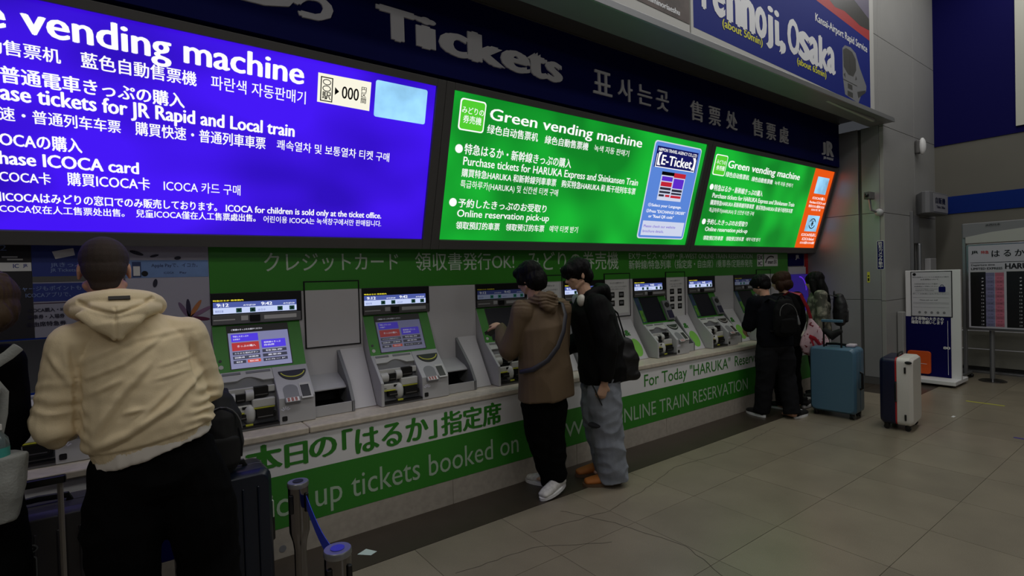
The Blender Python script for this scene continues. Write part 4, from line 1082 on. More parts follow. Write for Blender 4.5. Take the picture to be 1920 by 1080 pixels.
def hand(B, wr, d, n, curl=.5, sgn=1, L=.105, spread=.15):
    """palm + five separate fingers; d pointing, n palm normal (towards the palm side), sgn thumb side"""
    d = Vector(d).normalized(); n = Vector(n); n = (n - d * n.dot(d)).normalized(); s = d.cross(n) * sgn
    B.tube([wr - d * .02, wr + d * .02, wr + d * .055, wr + d * .085], [(.026, .019), (.034, .016), (.040, .015), (.038, .013)], 12, side=s)
    for i, (o, l, r) in enumerate(((.030, .070, .0088), (.010, .078, .0090), (-.011, .073, .0088), (-.030, .058, .0080))):
        p = wr + d * (.082 - abs(i - 1.2) * .004) + s * o; dd = (d + s * (o * spread * 12)).normalized(); pts = [p - dd * .02, p]
        for q, f in ((.25, .42), (.9, .33), (.75, .25)):
            ang = curl * q * 1.35; ax = dd.cross(n).normalized(); dd = Matrix.Rotation(ang, 3, ax) @ dd; p = p + dd * l * f; pts.append(p)
        B.tube(pts, [r, r, r * .96, r * .9, r * .78], 8, side=s)
    p = wr + d * .02 + s * .028; dd = (d * .75 + s * .75 + n * .25).normalized(); pts = [p - dd * .015, p]
    for q, f in ((.0, .40), (.4, .34), (.4, .26)):
        ax = dd.cross(n * .6 - s * .8); ax.normalize(); dd = Matrix.Rotation(curl * q, 3, ax) @ dd; p = p + dd * .075 * f; pts.append(p)
    B.tube(pts, [.012, .0125, .011, .010, .008], 8, side=s)


def head_shape(B, c, R, k=1.0):
    def W(v): return c + R @ (Vector(v) * k)
    B.ball(W((0, -.018, .025)), (.074 * k, .092 * k, .086 * k), R, 18, 12)          # skull
    B.ball(W((0, .025, -.035)), (.058 * k, .068 * k, .078 * k), R, 16, 10)           # face
    B.ball(W((0, .052, -.088)), (.028 * k, .030 * k, .022 * k), R)                   # chin
    B.tube([W((-.052, .0, -.065)), W((-.030, .045, -.092)), W((.030, .045, -.092)), W((.052, .0, -.065))], .020 * k, 10)
    B.tube([W((0, .078, .012)), W((0, .096, -.022)), W((0, .102, -.034))], [.008 * k, .011 * k, .013 * k], 10)   # nose
    B.ball(W((-.010, .092, -.038)), .008 * k).ball(W((.010, .092, -.038)), .008 * k)
    B.tube([W((-.045, .066, .020)), W((-.02, .084, .024)), W((.02, .084, .024)), W((.045, .066, .020))], .010 * k, 8)  # brow
    B.tube([W((-.022, .078, -.062)), W((0, .088, -.060)), W((.022, .078, -.062))], .007 * k, 8)          # lips
    B.tube([W((-.018, .078, -.072)), W((0, .086, -.072)), W((.018, .078, -.072))], .007 * k, 8)
    for sx in (-1, 1):
        B.ball(W((.036 * sx, .060, -.030)), (.02 * k, .022 * k, .018 * k), R)         # cheeks
        B.ball(W((.076 * sx, -.008, -.012)), (.008 * k, .019 * k, .031 * k), R @ Matrix.Rotation(.25 * sx, 3, 'Z'))   # ears
        B.ball(W((.078 * sx, -.006, -.032)), (.007 * k, .012 * k, .014 * k), R)


SKIN = mat('skin_tone', (196, 148, 122), 0.5, spec=.3)
SKIN2 = mat('skin_tone_light', (206, 166, 140), 0.5, spec=.3)


def person(P, label, skin, vox=.006, headR=None, hands=None, arms=True):
    o = empty('person', tuple(P.pos), label, 'person')
    B = MB(); j = P.j; k = P.k; R = headR if headR is not None else P.R
    sd = P.D((1, 0, 0))
    head_shape(B, j['head'], R, k * .97)
    B.tube([j['chest'].lerp(j['neck'], .75), j['neck'], j['head'] + R @ Vector((0, -.02, -.05))], [.060 * k, .056 * k, .054 * k], 14, side=sd)
    B.tube([j['pelvis'], j['waist'], j['chest'], j['neck'] - Vector((0, 0, .05))], [(.13 * k, .09 * k), (.12 * k, .085 * k), (.14 * k, .095 * k), (.07 * k, .06 * k)], 16, side=sd)
    for a in 'lr':
        B.tube([j['sh' + a], j['el' + a], j['wr' + a]], [.045 * k, .038 * k, .026 * k], 12, side=sd)
        B.tube([j['hi' + a], j['kn' + a], j['an' + a]], [.075 * k, .052 * k, .036 * k], 12, side=sd)
        B.tube([j['an' + a] + P.D((0, -.03, -.03)), j['an' + a] + P.D((0, .12, -.055))], [(.035, .03), (.035, .018)], 10, side=sd)
        B.ball(j['sh' + a], .055 * k); B.tube([j['chest'], j['sh' + a]], [.07 * k, .05 * k], 12)
    hh = hands or {}
    for a in 'lr':
        d, n, c, sg = hh.get(a, ((0, .15, -1), (1 if a == 'l' else -1, 0, 0), .45, 1 if a == 'l' else 1))
        hand(B, j['wr' + a], P.D(d), P.D(n), c, sg)
    finish(B, vox, 'body', skin, o, 3)
    for sx in (-1, 1):
        e = MB().ball(j['head'] + R @ (Vector((.029 * sx, .068, .002)) * k * .97), .0115 * k)
        e.build('eye', mat('eye_white', (225, 222, 215), .2), o, smooth='all')
        MB().ball(j['head'] + R @ (Vector((.029 * sx, .0765, .002)) * k * .97), .006 * k).build('iris', mat('iris_dark', (40, 26, 18), .2), o, smooth='all')
    return o


def shoe(o, heel, toe, m, sole, z=0.0, L=.28, W=.048, lift=0.0, h=.09, name='shoe'):
    """heel and toe are ground points; lift raises the heel"""
    heel, toe = Vector((*heel, 0)), Vector((*toe, 0)); d = (toe - heel).normalized(); s = Vector((-d.y, d.x, 0))
    up = Vector((0, 0, 1)); dl = (d * L - up * lift).normalized(); nu = s.cross(dl) * -1
    if nu.z < 0: nu = -nu
    base = heel + up * (z + lift)

    def P(a, b, c): return base + dl * (a * L) + s * (b * W) + nu * c
    B = MB()
    B.tube([P(.14, 0, .045), P(.45, 0, .045), P(.72, 0, .038), P(.88, 0, .033)], [(W * .80, .040), (W * .86, .042), (W * .98, .030), (W * .80, .024)], 16, side=s)
    B.tube([P(.16, 0, .04), P(.20, 0, h + .01)], [(W * .75, .036), (W * .72, .040)], 14, side=s)
    B.tube([P(.22, 0, .075), P(.60, 0, .058)], [(W * .6, .03), (W * .6, .02)], 12, side=s)
    u = finish(B, .005, name, m, o, 3)
    prof = []
    for i in range(20):
        a = 2 * math.pi * i / 20; x = .5 + .5 * math.cos(a); wv = math.sin(a) * (1.0 + .12 * math.cos(a - .3))
        prof.append((x, wv))
    vs = [P(x, y_ * 1.04, 0) for x, y_ in prof] + [P(x, y_ * 1.04, .022 + (.006 if x < .3 else 0)) for x, y_ in prof]
    n = 20; SB = MB().add(vs, [tuple(range(n))[::-1], tuple(range(n, 2 * n))] + [(i, (i + 1) % n, n + (i + 1) % n, n + i) for i in range(n)])
    SB.build('sole', sole, u, smooth=True)
    lb = MB()
    for i in range(5):
        a = .38 + i * .065
        lb.tube([P(a, -.5, .083 - i * .006), P(a + .02, 0, .090 - i * .007), P(a, .5, .083 - i * .006)], .004, 6)
    lb.build('laces', sole if m != sole else M['blackm'], u, smooth=True)
    return u


def hair_noise(amp=.006, s=40):
    def f(co, no):
        return amp * vnoise(co, (s, s, s * .3), 3.0) + amp * .6 * vnoise(co, (s * 2.3, s * 2.3, s * .6), 9.0)
    return f


HAIR_K = mat('hair_black', (14, 13, 14), .6, bump=.6, bump_s=90, stretch=(1, 1, .15), spec=.12)
HAIR_B = mat('hair_brown', (50, 32, 22), .6, bump=.6, bump_s=90, stretch=(1, 1, .15), spec=.12)
HAIR_B2 = mat('hair_light_brown', (66, 52, 38), .6, bump=.6, bump_s=90, stretch=(1, 1, .15), spec=.12)
HAIR_C = mat('hair_cropped', (52, 40, 34), .8, noise_s=400, noise_a=.3, bump=.4, bump_s=500)


def lace(B, pts, r, n=8):
    return B.tube(pts, r, n)


def trousers(o, P, m, wp=.16, wk=.085, wa=.075, top=None, name='trousers', seed=1.0, amp=.006, ztop=1.0, flare=0.0, dep=.8, zb=.05):
    j = P.j; sd = P.D((1, 0, 0)); B = MB(); k = P.k
    up = j['pelvis'].lerp(j['waist'], .6)
    B.tube([j['pelvis'] - Vector((0, 0, .04)), j['pelvis'], up], [(wp, wp * dep), (wp, wp * dep), (wp * .92, wp * dep * .9)], 18, side=sd)
    for a in 'lr':
        an = j['an' + a] + Vector((0, 0, zb - j['an' + a].z))
        if j['an' + a].z > .12: an = j['an' + a] - Vector((0, 0, .03))
        kn = j['kn' + a]; hi = j['hi' + a]
        B.tube([hi, hi.lerp(kn, .5), kn, kn.lerp(an, .6), an], [(wp * .60, wp * .62), (wp * .5 + wk * .4, wp * .5 + wk * .4), wk, (wk + wa) / 2, (wa, wa)], 16, side=sd, round_=False)
        B.ball(hi, wp * .6)
    return finish(B, .008, name, m, o, 3, folds(amp, (6, 6, 9), seed))


def coat(o, P, m, chest=(.20, .13), waist=(.19, .13), hem=(.20, .14), zhem=.85, ar=.062, aw=.045, name='jacket', seed=2.0, amp=.006, vox=.007, neck=.075, extra=None, disp=None, tilt=0.0, cuff=.06):
    j = P.j; sd = P.D((1, 0, 0)); B = MB()
    hemc = j['pelvis'] + Vector((0, 0, zhem - j['pelvis'].z))
    pts = [hemc, hemc.lerp(j['waist'], .6), j['waist'], j['chest'], j['chest'].lerp(j['neck'], .55), j['neck']]
    rad = [hem, ((hem[0] + waist[0]) / 2 + .004, (hem[1] + waist[1]) / 2 + .004), waist, chest, (chest[0] * .80, chest[1] * .85), (neck, neck * .95)]
    B.tube(pts, rad, 22, side=sd, round_=False)
    for a in 'lr':
        s_, e_, w_ = j['sh' + a], j['el' + a], j['wr' + a]
        B.ball(s_ - Vector((0, 0, .01)), ar * 1.12)
        B.tube([j['neck'].lerp(s_, .25) - Vector((0, 0, .03)), s_ - Vector((0, 0, .01))], [ar * .9, ar * 1.0], 14)
        B.tube([s_, s_.lerp(e_, .5), e_], [ar * 1.1, ar * 1.02, ar * .96], 14)
        we = e_.lerp(w_, 1 - cuff / max(.1, (w_ - e_).length) * .5)
        B.tube([e_, e_.lerp(w_, .55), we], [ar * .96, (ar + aw) / 2, aw], 14, round_=False)
        B.ball(e_, ar * .96)
    if extra: extra(B)
    return finish(B, vox, name, m, o, 4, disp or folds(amp, (6, 6, 5), seed))


# --- the man in the cream hoodie ------------------------------------------------
P2 = Pose((0.04, 2.50), 0, 1.78, j=dict(pelvis=(.03, 0, .93), waist=(.02, -.01, 1.07), chest=(-.02, -.01, 1.28), neck=(-.075, .03, 1.50), head=(-.103, .055, 1.685),
          shl=(-.205, .0, 1.405), shr=(.155, .0, 1.405), ell=(-.262, .03, 1.15), elr=(.208, .05, 1.19), wrl=(-.16, .40, 1.10), wrr=(.19, .45, 1.14),
          hil=(-.07, 0, .92), hir=(.14, 0, .92), knl=(-.08, .03, .50), knr=(.20, .03, .50), anl=(-.08, -.02, .085), anr=(.22, -.02, .085)))
hoodie = mat('hoodie_cream', (226, 208, 172), 0.9, bump=.12, bump_s=240, spec=.1)
p2 = person(P2, 'tall man with cropped hair in a cream hoodie and black trousers, back to camera', SKIN, .0055,
            Matrix.Rotation(-.03, 3, 'Z') @ Matrix.Rotation(-.14, 3, 'X'), dict(l=((0, 1, -.1), (0, 0, -1), .4, 1), r=((-.2, 1, 0), (0, 0, -1), .4, -1)))
trousers(p2, P2, mat('trousers_black', (7, 7, 8), .95, spec=.1), .180, .115, .11, seed=4.0, amp=.008)
TB = MB().tube([P2.W((.03, -.005, .980)), P2.W((.03, -.005, 1.10))], [(.195, .148), (.19, .14)], 26, round_=False)
TB.v = [(x, y, z + (x - .07) * .24 if z < 1 else z) for x, y, z in TB.v]
finish(TB, .008, 't_shirt_hem', mat('tee_white', (220, 214, 205), .9), p2, 2, folds(.006, (9, 9, 4), 7))


def seg(co, a, b, w, A):
    a = np.array(a); b = np.array(b); p = co[:, [0, 2]]; d = b - a; L2 = (d * d).sum()
    t = np.clip(((p - a) @ d) / L2, 0, 1); q = p - (a + t[:, None] * d)
    dist = np.sqrt((q * q).sum(1)); nrm = np.array([-d[1], d[0]]) / math.sqrt(L2); side = (p - a) @ nrm
    fade = np.sin(np.pi * np.clip(t * .86 + .07, 0, 1)) ** .6
    return A * fade * (np.exp(-(dist / w) ** 2) - .75 * np.exp(-((dist - 0) / w) ** 2 * .5) * 0 - .55 * np.exp(-((side + w * 1.3) / (w * .9)) ** 2 - (np.abs(dist) > w * 4) * 9) * np.exp(-(dist / (w * 3)) ** 2))


def hoodie_disp(co, no):
    s = .954; z0 = 1.6

    def c(x, z): return (x * s, (z - z0) * s + z0)
    d = .006 * vnoise(co, (5, 5, 5), 11) + .0022 * vnoise(co, (22, 22, 30), 4)
    back = (no[:, 1] < .25)
    D = np.zeros(len(co))
    for (a, b, w, A) in (((-.133, 1.339), (.019, 1.41), .012, .011), ((.019, 1.41), (.21, 1.436), .010, .007), ((-.124, 1.275), (-.02, 1.319), .010, .009), ((-.02, 1.319), (.10, 1.41), .012, .010),
                         ((-.12, 1.06), (-.037, 1.19), .016, .016), ((-.037, 1.19), (.06, 1.31), .014, .014), ((-.14, 1.025), (-.017, 1.06), .016, .015), ((-.017, 1.06), (.154, 1.152), .016, .017), ((.12, 1.14), (.235, 1.24), .014, .014),
                         ((-.11, 1.22), (-.03, 1.26), .012, .010), ((-.02, 1.135), (.04, 1.145), .010, .010), ((.02, 1.10), (.12, 1.20), .012, .010), ((.10, 1.30), (.22, 1.325), .008, .005), ((.08, 1.25), (.2, 1.27), .008, .005),
                         ((-.175, 1.40), (-.16, 1.27), .012, -.012), ((-.16, 1.27), (-.165, 1.08), .012, -.014), ((.205, 1.40), (.225, 1.2), .012, -.010), ((-.23, 1.36), (-.18, 1.26), .012, .010)):
        D += seg(co, c(*a), c(*b), w, A)
    d = d + np.where(back, D, 0)
    # bunched sleeves near the elbows
    sl = np.exp(-(((co[:, 0] + .215) / .07) ** 2)) + np.exp(-(((co[:, 0] - .25) / .05) ** 2))
    d = d + sl * .007 * np.clip((1.32 - co[:, 2]) / .15, 0, 1) * np.sin(co[:, 2] * 120 + vnoise(co, 9, 2) * 5 + co[:, 0] * 30)
    # ribbed hem
    rib = np.clip((1.038 - co[:, 2]) / .01, 0, 1)
    d = d * (1 - rib) + rib * (-.012 + .0012 * np.sin(np.arctan2(co[:, 1] - 2.5, co[:, 0] - .06) * 150))
    return d


B = MB(); sd = (1, 0, 0)
W2 = P2.W
B.tube([W2((.035, -.01, .985)), W2((.035, -.01, 1.025)), W2((.012, -.015, 1.10)), W2((.0, -.01, 1.25)), W2((-.02, -.005, 1.37)), W2((-.05, .01, 1.455)), W2((-.07, .03, 1.51))],
       [(.200, .148), (.208, .155), (.212, .160), (.205, .150), (.190, .138), (.13, .105), (.085, .085)], 28, side=sd, round_=False)
for a, t in (('l', -1), ('r', 1)):
    s_, e_, w_ = P2.j['sh' + a], P2.j['el' + a], P2.j['wr' + a]
    B.ball(s_, (.075, .08, .08)); B.tube([W2((-.06 + .05 * t, .01, 1.44)), s_], [.075, .075], 14)
    B.tube([s_, s_.lerp(e_, .5), e_], [(.076, .084), (.074, .084), (.072, .080)], 16, side=sd)
    B.tube([e_, e_.lerp(w_, .5), e_.lerp(w_, .95)], [.076, .066, .048], 14); B.ball(e_ + Vector((0, -.01, -.01)), .077)
HD = finish(B, .006, 'hoodie', hoodie, p2, 4, hoodie_disp)
# tilt the hem: right side rides up
co = np.zeros(len(HD.data.vertices) * 3); HD.data.vertices.foreach_get('co', co); co = co.reshape(-1, 3)
wgt = np.clip((1.14 - co[:, 2]) / .16, 0, 1); co[:, 2] += wgt * (co[:, 0] - .06) * .24; HD.data.vertices.foreach_set('co', co.ravel()); HD.data.update()
# hood lying on the back: a thick collar roll and a pointed flap
B = MB()
ringp = []
for i in range(25):
    q = math.radians(-210 + 240 * i / 24)
    ringp.append(W2((-.068 + .108 * math.cos(q), .02 + .098 * math.sin(q), 1.535 + .035 * math.sin(q) * -1 * .9)))
B.tube(ringp, [(.040, .052)] * 25, 14, side=(0, 0, 1))
lobe = []
B.tube([W2((-.18, -.05, 1.53)), W2((-.13, -.105, 1.525)), W2((-.07, -.128, 1.52)), W2((0, -.11, 1.525)), W2((.045, -.05, 1.53))], [(.025, .03), (.038, .045), (.04, .06), (.038, .045), (.025, .03)], 14, side=(0, 0, 1))
B.tube([W2((-.075, -.125, 1.52)), W2((-.072, -.155, 1.475)), W2((-.070, -.158, 1.435))], [(.115, .030), (.072, .032), (.022, .020)], 18, side=sd)
B.tube([W2((-.14, -.12, 1.52)), W2((-.075, -.158, 1.462)), W2((-.01, -.12, 1.52))], .022, 10)


def hood_disp(co, no):
    d = .003 * vnoise(co, 14, 3)
    x = co[:, 0] - (P2.pos.x - .073)
    d -= .007 * np.exp(-(x / .0045) ** 2) * (co[:, 2] < 1.545) * (co[:, 1] < 2.42)
    zc = 1.518 + .035 * np.abs(x) / .1 * 0
    d -= .012 * np.exp(-((co[:, 2] - (1.515 + .9 * np.abs(x) ** 1.3)) / .007) ** 2) * (co[:, 1] < 2.42)
    return d


finish(B, .005, 'hood', hoodie, p2, 3, hood_disp)
lb = MB().box(-.032, .032, -.004, .003, -.0065, .0065)
lo = lb.build('label_tag', mat('tag_dark', (38, 34, 30), .6), p2)
lo.matrix_parent_inverse = Matrix.Translation(-p2.location) @ Matrix.Translation(W2((-.06, -.128, 1.572))) @ Matrix.Rotation(-.5, 4, 'X')
# cropped hair
B = MB(); hR = Matrix.Rotation(-.14, 3, 'X'); hc = P2.j['head']
B.ball(hc + hR @ Vector((0, -.022, .034)), (.079, .092, .084), hR, 20, 12); B.ball(hc + hR @ Vector((0, -.045, -.005)), (.072, .064, .068), hR, 18, 10)
B.tube([hc + hR @ Vector((0, -.045, -.03)), hc + hR @ Vector((0, -.05, -.075))], [(.06, .04), (.045, .025)], 14)
finish(B, .004, 'hair', HAIR_C, p2, 3)
shoe(p2, (.0, 2.42), (-.03, 2.7), M['blackm'], M['whitep']); shoe(p2, (.26, 2.42), (.30, 2.7), M['blackm'], M['whitep'])

# --- the woman at the left edge -------------------------------------------------
P1 = Pose((-.50, 2.60), 0.0, 1.66, j=dict(head=(.10, .0, 1.565), neck=(.06, -.02, 1.43), shl=(-.15, 0, 1.35), shr=(.135, -.02, 1.355), elr=(.15, 0, 1.10), wrr=(.06, .25, 1.02), ell=(-.2, 0, 1.08), wrl=(-.1, .25, 1.02)))
p1 = person(P1, 'woman with light brown hair in black with a pale shoulder strap, at the left edge', SKIN2, .0065, Matrix.Rotation(.35, 3, 'Z') @ Matrix.Rotation(-.2, 3, 'X'))
bk = mat('cloth_black', (8, 8, 9), .95, spec=.1)
trousers(p1, P1, bk, .140, .085, .08, seed=9.0)
coat(p1, P1, mat('cloth_black_top', (8, 8, 9), .95, spec=.1), (.175, .12), (.17, .12), (.175, .125), .80, .060, .045, 'jumper', 3.0, neck=.07)
B = MB(); hc = P1.j['head']; hR = Matrix.Rotation(.35, 3, 'Z') @ Matrix.Rotation(-.2, 3, 'X')
B.ball(hc + hR @ Vector((0, -.022, .026)), (.086, .100, .092), hR, 20, 12); B.ball(hc + hR @ Vector((0, -.055, -.03)), (.078, .062, .085), hR, 18, 10)
B.tube([hc + hR @ Vector((-.075, .0, .0)), hc + hR @ Vector((-.07, -.02, -.07))], [.02, .014], 10)
B.ball(hc + hR @ Vector((0, -.10, -.065)), (.045, .04, .05), hR)
finish(B, .0055, 'hair', HAIR_B2, p1, 2, hair_noise(.007, 30))
shoe(p1, (-.55, 2.55), (-.56, 2.8), M['blackm'], M['blackm']); shoe(p1, (-.38, 2.55), (-.37, 2.8), M['blackm'], M['blackm'])
canvas = mat('canvas_pale', (140, 142, 138), .9, bump=.2, bump_s=150)
tb_ = empty('tote_bag', (-.42, 2.42, .8), 'pale canvas tote bag with a water bottle at the left edge', 'bag')
B = MB()
B.tube([(-.36, 2.44, .84), (-.36, 2.44, .95), (-.355, 2.44, 1.06)], [(.04, .05), (.062, .065), (.066, .06)], 16, round_=False)
B.tube([(-.50, 2.44, .84), (-.49, 2.44, .95), (-.48, 2.44, 1.06)], [(.10, .06), (.11, .07), (.11, .07)], 16, round_=False)
finish(B, .006, 'bag_body', canvas, tb_, 3, folds(.004, (12, 12, 8), 2))
strap_path = [(-.305, 2.46, 1.415), (-.33, 2.46, 1.39), (-.37, 2.445, 1.36), (-.46, 2.44, 1.33), (-.55, 2.44, 1.22), (-.57, 2.43, 1.06)]
MB().tube(strap_path, [(.004, .017)] * 6, 8, side=(0, 1, 0)).build('strap', canvas, tb_, smooth=True)
B = MB().tube([(-.40, 2.425, 1.30), (-.365, 2.42, 1.31), (-.345, 2.42, 1.27), (-.35, 2.42, 1.20), (-.365, 2.42, 1.12), (-.37, 2.43, 1.04)], [(.005, .018)] * 6, 8, side=(0, 1, 0))
B.tube([(-.37, 2.40, 1.29), (-.40, 2.40, 1.22), (-.385, 2.40, 1.18)], [(.02, .03), (.026, .04), (.02, .03)], 10, side=(0, 1, 0))
B.build('folded_strap', canvas, tb_, smooth=True)
bo = empty('water_bottle', (-.362, 2.42, 1.03), 'clear plastic water bottle standing in the pale tote bag', 'bottle')
MB().lathe([(.028, 0), (.031, .01), (.031, .06), (.028, .085), (.014, .105), (.012, .112)], (-.362, 2.42, 1.035), 20).build('bottle_body', mat('bottle_plastic', (170, 190, 195), .08, tr=.8), bo, smooth=True)
MB().lathe([(.0315, 0), (.0315, .04)], (-.362, 2.42, 1.05), 20).build('bottle_label', mat('bottle_teal', (60, 150, 140), .4), bo, smooth=True)
MB().lathe([(.015, 0), (.015, .018), (.013, .02)], (-.362, 2.42, 1.148), 16).build('cap', M['whitep'], bo, smooth=True)

# --- young man in the brown jacket ----------------------------------------------
P3 = Pose((2.42, 2.94), .10, 1.72, j=dict(pelvis=(.02, 0, .90), waist=(.01, 0, 1.04), chest=(.0, .0, 1.25), neck=(-.03, .03, 1.43), head=(-.06, .07, 1.60), shl=(-.185, .02, 1.36), shr=(.165, -.02, 1.365),
          ell=(-.235, .10, 1.10), wrl=(-.13, .33, 1.24), elr=(.19, .02, 1.09), wrr=(.06, .22, 1.0), hil=(-.08, 0, .90), hir=(.09, 0, .90), knl=(-.03, .05, .48), knr=(.07, .0, .48), anl=(.14, .10, .10), anr=(.13, .02, .13)))
h3 = Matrix.Rotation(.32, 3, 'Z') @ Matrix.Rotation(-.35, 3, 'X')
p3 = person(P3, 'young man in a brown hooded jacket with a crossbody strap and white trainers', SKIN2, .0055, h3, dict(l=((.25, 1, .15), (.3, .1, -1), .7, 1)))
trousers(p3, P3, mat('trousers_black3', (9, 9, 10), .95, spec=.1), .158, .092, .072, seed=6.0, amp=.007)
brown = mat('jacket_brown', (98, 80, 58), .75, bump=.15, bump_s=200)


def j3x(B):
    W = P3.W
    B.tube([W((-.13, .03, 1.42)), W((-.08, -.07, 1.45)), W((0, -.09, 1.455)), W((.07, -.06, 1.445)), W((.09, .03, 1.42))], [(.03, .035), (.04, .045), (.045, .05), (.04, .045), (.03, .035)], 12, side=(0, 0, 1))
    B.tube([W((-.02, -.085, 1.44)), W((.0, -.115, 1.39)), W((.01, -.12, 1.36))], [(.10, .035), (.08, .035), (.04, .02)], 14, side=P3.D((1, 0, 0)))


def j3d(co, no):
    d = folds(.013, (5, 5, 2.2), 8.0)(co, no)
    hoodz = np.clip((co[:, 2] - 1.38) / .04, 0, 1)
    d += hoodz * .005 * np.sin(co[:, 2] * 260 + vnoise(co, 8, 1) * 6 + co[:, 0] * 25)
    return d


coat(p3, P3, brown, (.215, .145), (.215, .15), (.232, .165), .735, .078, .05, 'jacket', 8.0, extra=j3x, neck=.09, disp=j3d)
W = P3.W
P = [W((.135, .02, 1.43)), W((.12, -.09, 1.41)), W((.085, -.150, 1.33)), W((.03, -.178, 1.22)), W((-.04, -.185, 1.12)), W((-.12, -.160, 1.03)), W((-.20, -.09, .97)), W((-.235, 0, .95))]
MB().tube(P, [(.006, .017)] * 8, 8, side=P3.D((0, -1, .4))).build('crossbody_strap', mat('strap_dark', (34, 34, 44), .5), p3, smooth=True)
B = MB(); hc = P3.j['head']
B.ball(hc + h3 @ Vector((0, -.02, .030)), (.092, .108, .096), h3, 20, 12); B.ball(hc + h3 @ Vector((0, -.052, -.028)), (.092, .080, .092), h3, 18, 10)
B.ball(hc + h3 @ Vector((0, .055, .055)), (.076, .05, .045), h3, 16, 8)
for sx in (-1, 1): B.ball(hc + h3 @ Vector((.070 * sx, .012, .0)), (.022, .045, .05), h3)
finish(B, .005, 'hair', HAIR_K, p3, 2, hair_noise(.008, 26))
wt = mat('trainer_white', (205, 203, 198), .6, noise_s=40, noise_a=.22)
shoe(p3, (2.615, 2.965), (2.36, 2.925), wt, M['whitep'], 0, .28, .052, .045, .10, 'trainer')
shoe(p3, (2.61, 3.05), (2.54, 3.2), wt, M['whitep'], 0, .27, .048, 0, .09, 'trainer')
ph = empty('phone', tuple(P3.j['wrl']), 'small dark phone held in the brown-jacketed man\'s raised left hand', 'phone')
q = P3.j['wrl'] + P3.D((.03, .11, -.035))
o_ = MB().box(-.035, .035, -.004, .004, -.065, .065).build('case', M['black'], ph, bevel=.003)
o_.matrix_parent_inverse = Matrix.Translation(-ph.location) @ Matrix.Translation(q) @ Matrix.Rotation(.5, 4, 'Y') @ Matrix.Rotation(.9, 4, 'X')

# --- young man in the black jacket ----------------------------------------------
P4 = Pose((2.93, 2.87), 1.0, 1.76, j=dict(pelvis=(.0, -.02, .93), waist=(.0, .0, 1.08), chest=(.0, .05, 1.28), neck=(.0, .10, 1.455), head=(.0, .17, 1.62), shl=(-.19, .06, 1.395), shr=(.19, .04, 1.39),
          ell=(-.245, .0, 1.10), wrl=(-.235, .03, .815), elr=(.22, .08, 1.12), wrr=(.10, .28, 1.0), anl=(-.04, -.07, .085), anr=(.15, -.09, .085), knl=(-.08, -.01, .5)))
h4 = Matrix.Rotation(1.35, 3, 'Z') @ Matrix.Rotation(-.3, 3, 'X')
p4 = person(P4, 'young man in a black jacket and wide pale jeans with white headphones round his neck', SKIN2, .0055, h4, dict(l=((.1, .25, -1), (1, .2, 0), .9, 1)))
jean = mat('denim_pale', (134, 140, 150), .85, noise_s=7, noise_a=.2, bump=.25, bump_s=180)
trousers(p4, P4, jean, .165, .120, .115, name='jeans', seed=12.0, amp=.010, dep=.85, zb=.045)
MB().ball(P4.j['knl'] + P4.D((-.045, .085, -.01)), (.062, .062, .02)).build('torn_knee', mat('denim_tear', (26, 26, 32), .9), p4, smooth=True)
blk = mat('jacket_black', (10, 10, 11), .75, spec=.15)


def j4x(B):
    W = P4.W
    B.tube([W((-.11, .10, 1.46)), W((-.07, .0, 1.49)), W((0, -.03, 1.50)), W((.07, .0, 1.49)), W((.11, .10, 1.46))], [.032, .042, .05, .042, .032], 12)
    B.tube([W((0, -.03, 1.50)), W((0, -.07, 1.43))], [(.09, .05), (.05, .03)], 12, side=P4.D((1, 0, 0)))


coat(p4, P4, blk, (.22, .175), (.21, .178), (.21, .18), .80, .080, .055, 'jacket', 5.0, extra=j4x, neck=.085, amp=.011)
B = MB(); hc = P4.j['head']
B.ball(hc + h4 @ Vector((0, -.02, .030)), (.094, .112, .096), h4, 20, 12); B.ball(hc + h4 @ Vector((0, -.06, -.025)), (.086, .070, .09), h4, 18, 10)
B.ball(hc + h4 @ Vector((0, .062, .050)), (.076, .05, .045), h4, 16, 8); B.ball(hc + h4 @ Vector((0, .09, .02)), (.06, .018, .03), h4, 12, 8)
finish(B, .005, 'hair', HAIR_K, p4, 2, hair_noise(.009, 24))
gl = MB()
for sx in (-1, 1):
    P = [hc + h4 @ Vector((.03 * sx + .022 * math.cos(a), .097, .0 + .017 * math.sin(a))) for a in [i * math.pi / 6 for i in range(13)]]
    gl.tube(P, .0018, 6, round_=False)
    gl.tube([hc + h4 @ Vector((.052 * sx, .095, .003)), hc + h4 @ Vector((.078 * sx, .0, .005))], .0018, 6)
gl.tube([hc + h4 @ Vector((-.008, .10, .003)), hc + h4 @ Vector((.008, .10, .003))], .0018, 6)
gl.build('glasses', M['black'], p4, smooth=True)
hp = empty('headphones', tuple(P4.j['neck']), 'pale over-ear headphones worn round the neck of the young man in black', 'headphones')
W = P4.W; hw = mat('headphone_white', (210, 206, 196), .45)
c1, c2 = W((.105, .155, 1.42)), W((-.105, .155, 1.42))
for c in (c1, c2):
    MB().ball(c, (.032, .040, .047)).build('ear_cup', hw, hp, smooth=True)
P = [W((.115 * math.cos(a), .13 - .12 * math.sin(a), 1.44 + .06 * math.sin(a))) for a in [i * math.pi / 12 for i in range(13)]]
MB().tube(P, [(.008, .011)] * 13, 8).build('headband', hw, hp, smooth=True)
boot = mat('boot_tan', (176, 104, 44), .7)
shoe(p4, (3.03, 2.775), (2.77, 2.925), boot, mat('sole_brown', (92, 70, 50), .7), 0, .31, .054, 0, .11, 'boot')
shoe(p4, (3.12, 3.01), (2.86, 3.10), boot, MATS['sole_brown'], 0, .29, .052, 0, .11, 'boot')
ph = empty('phone', tuple(P4.j['wrl']), 'dark phone held low in the left hand of the young man in black', 'phone')
q = P4.j['wrl'] + P4.D((.02, .05, -.085))
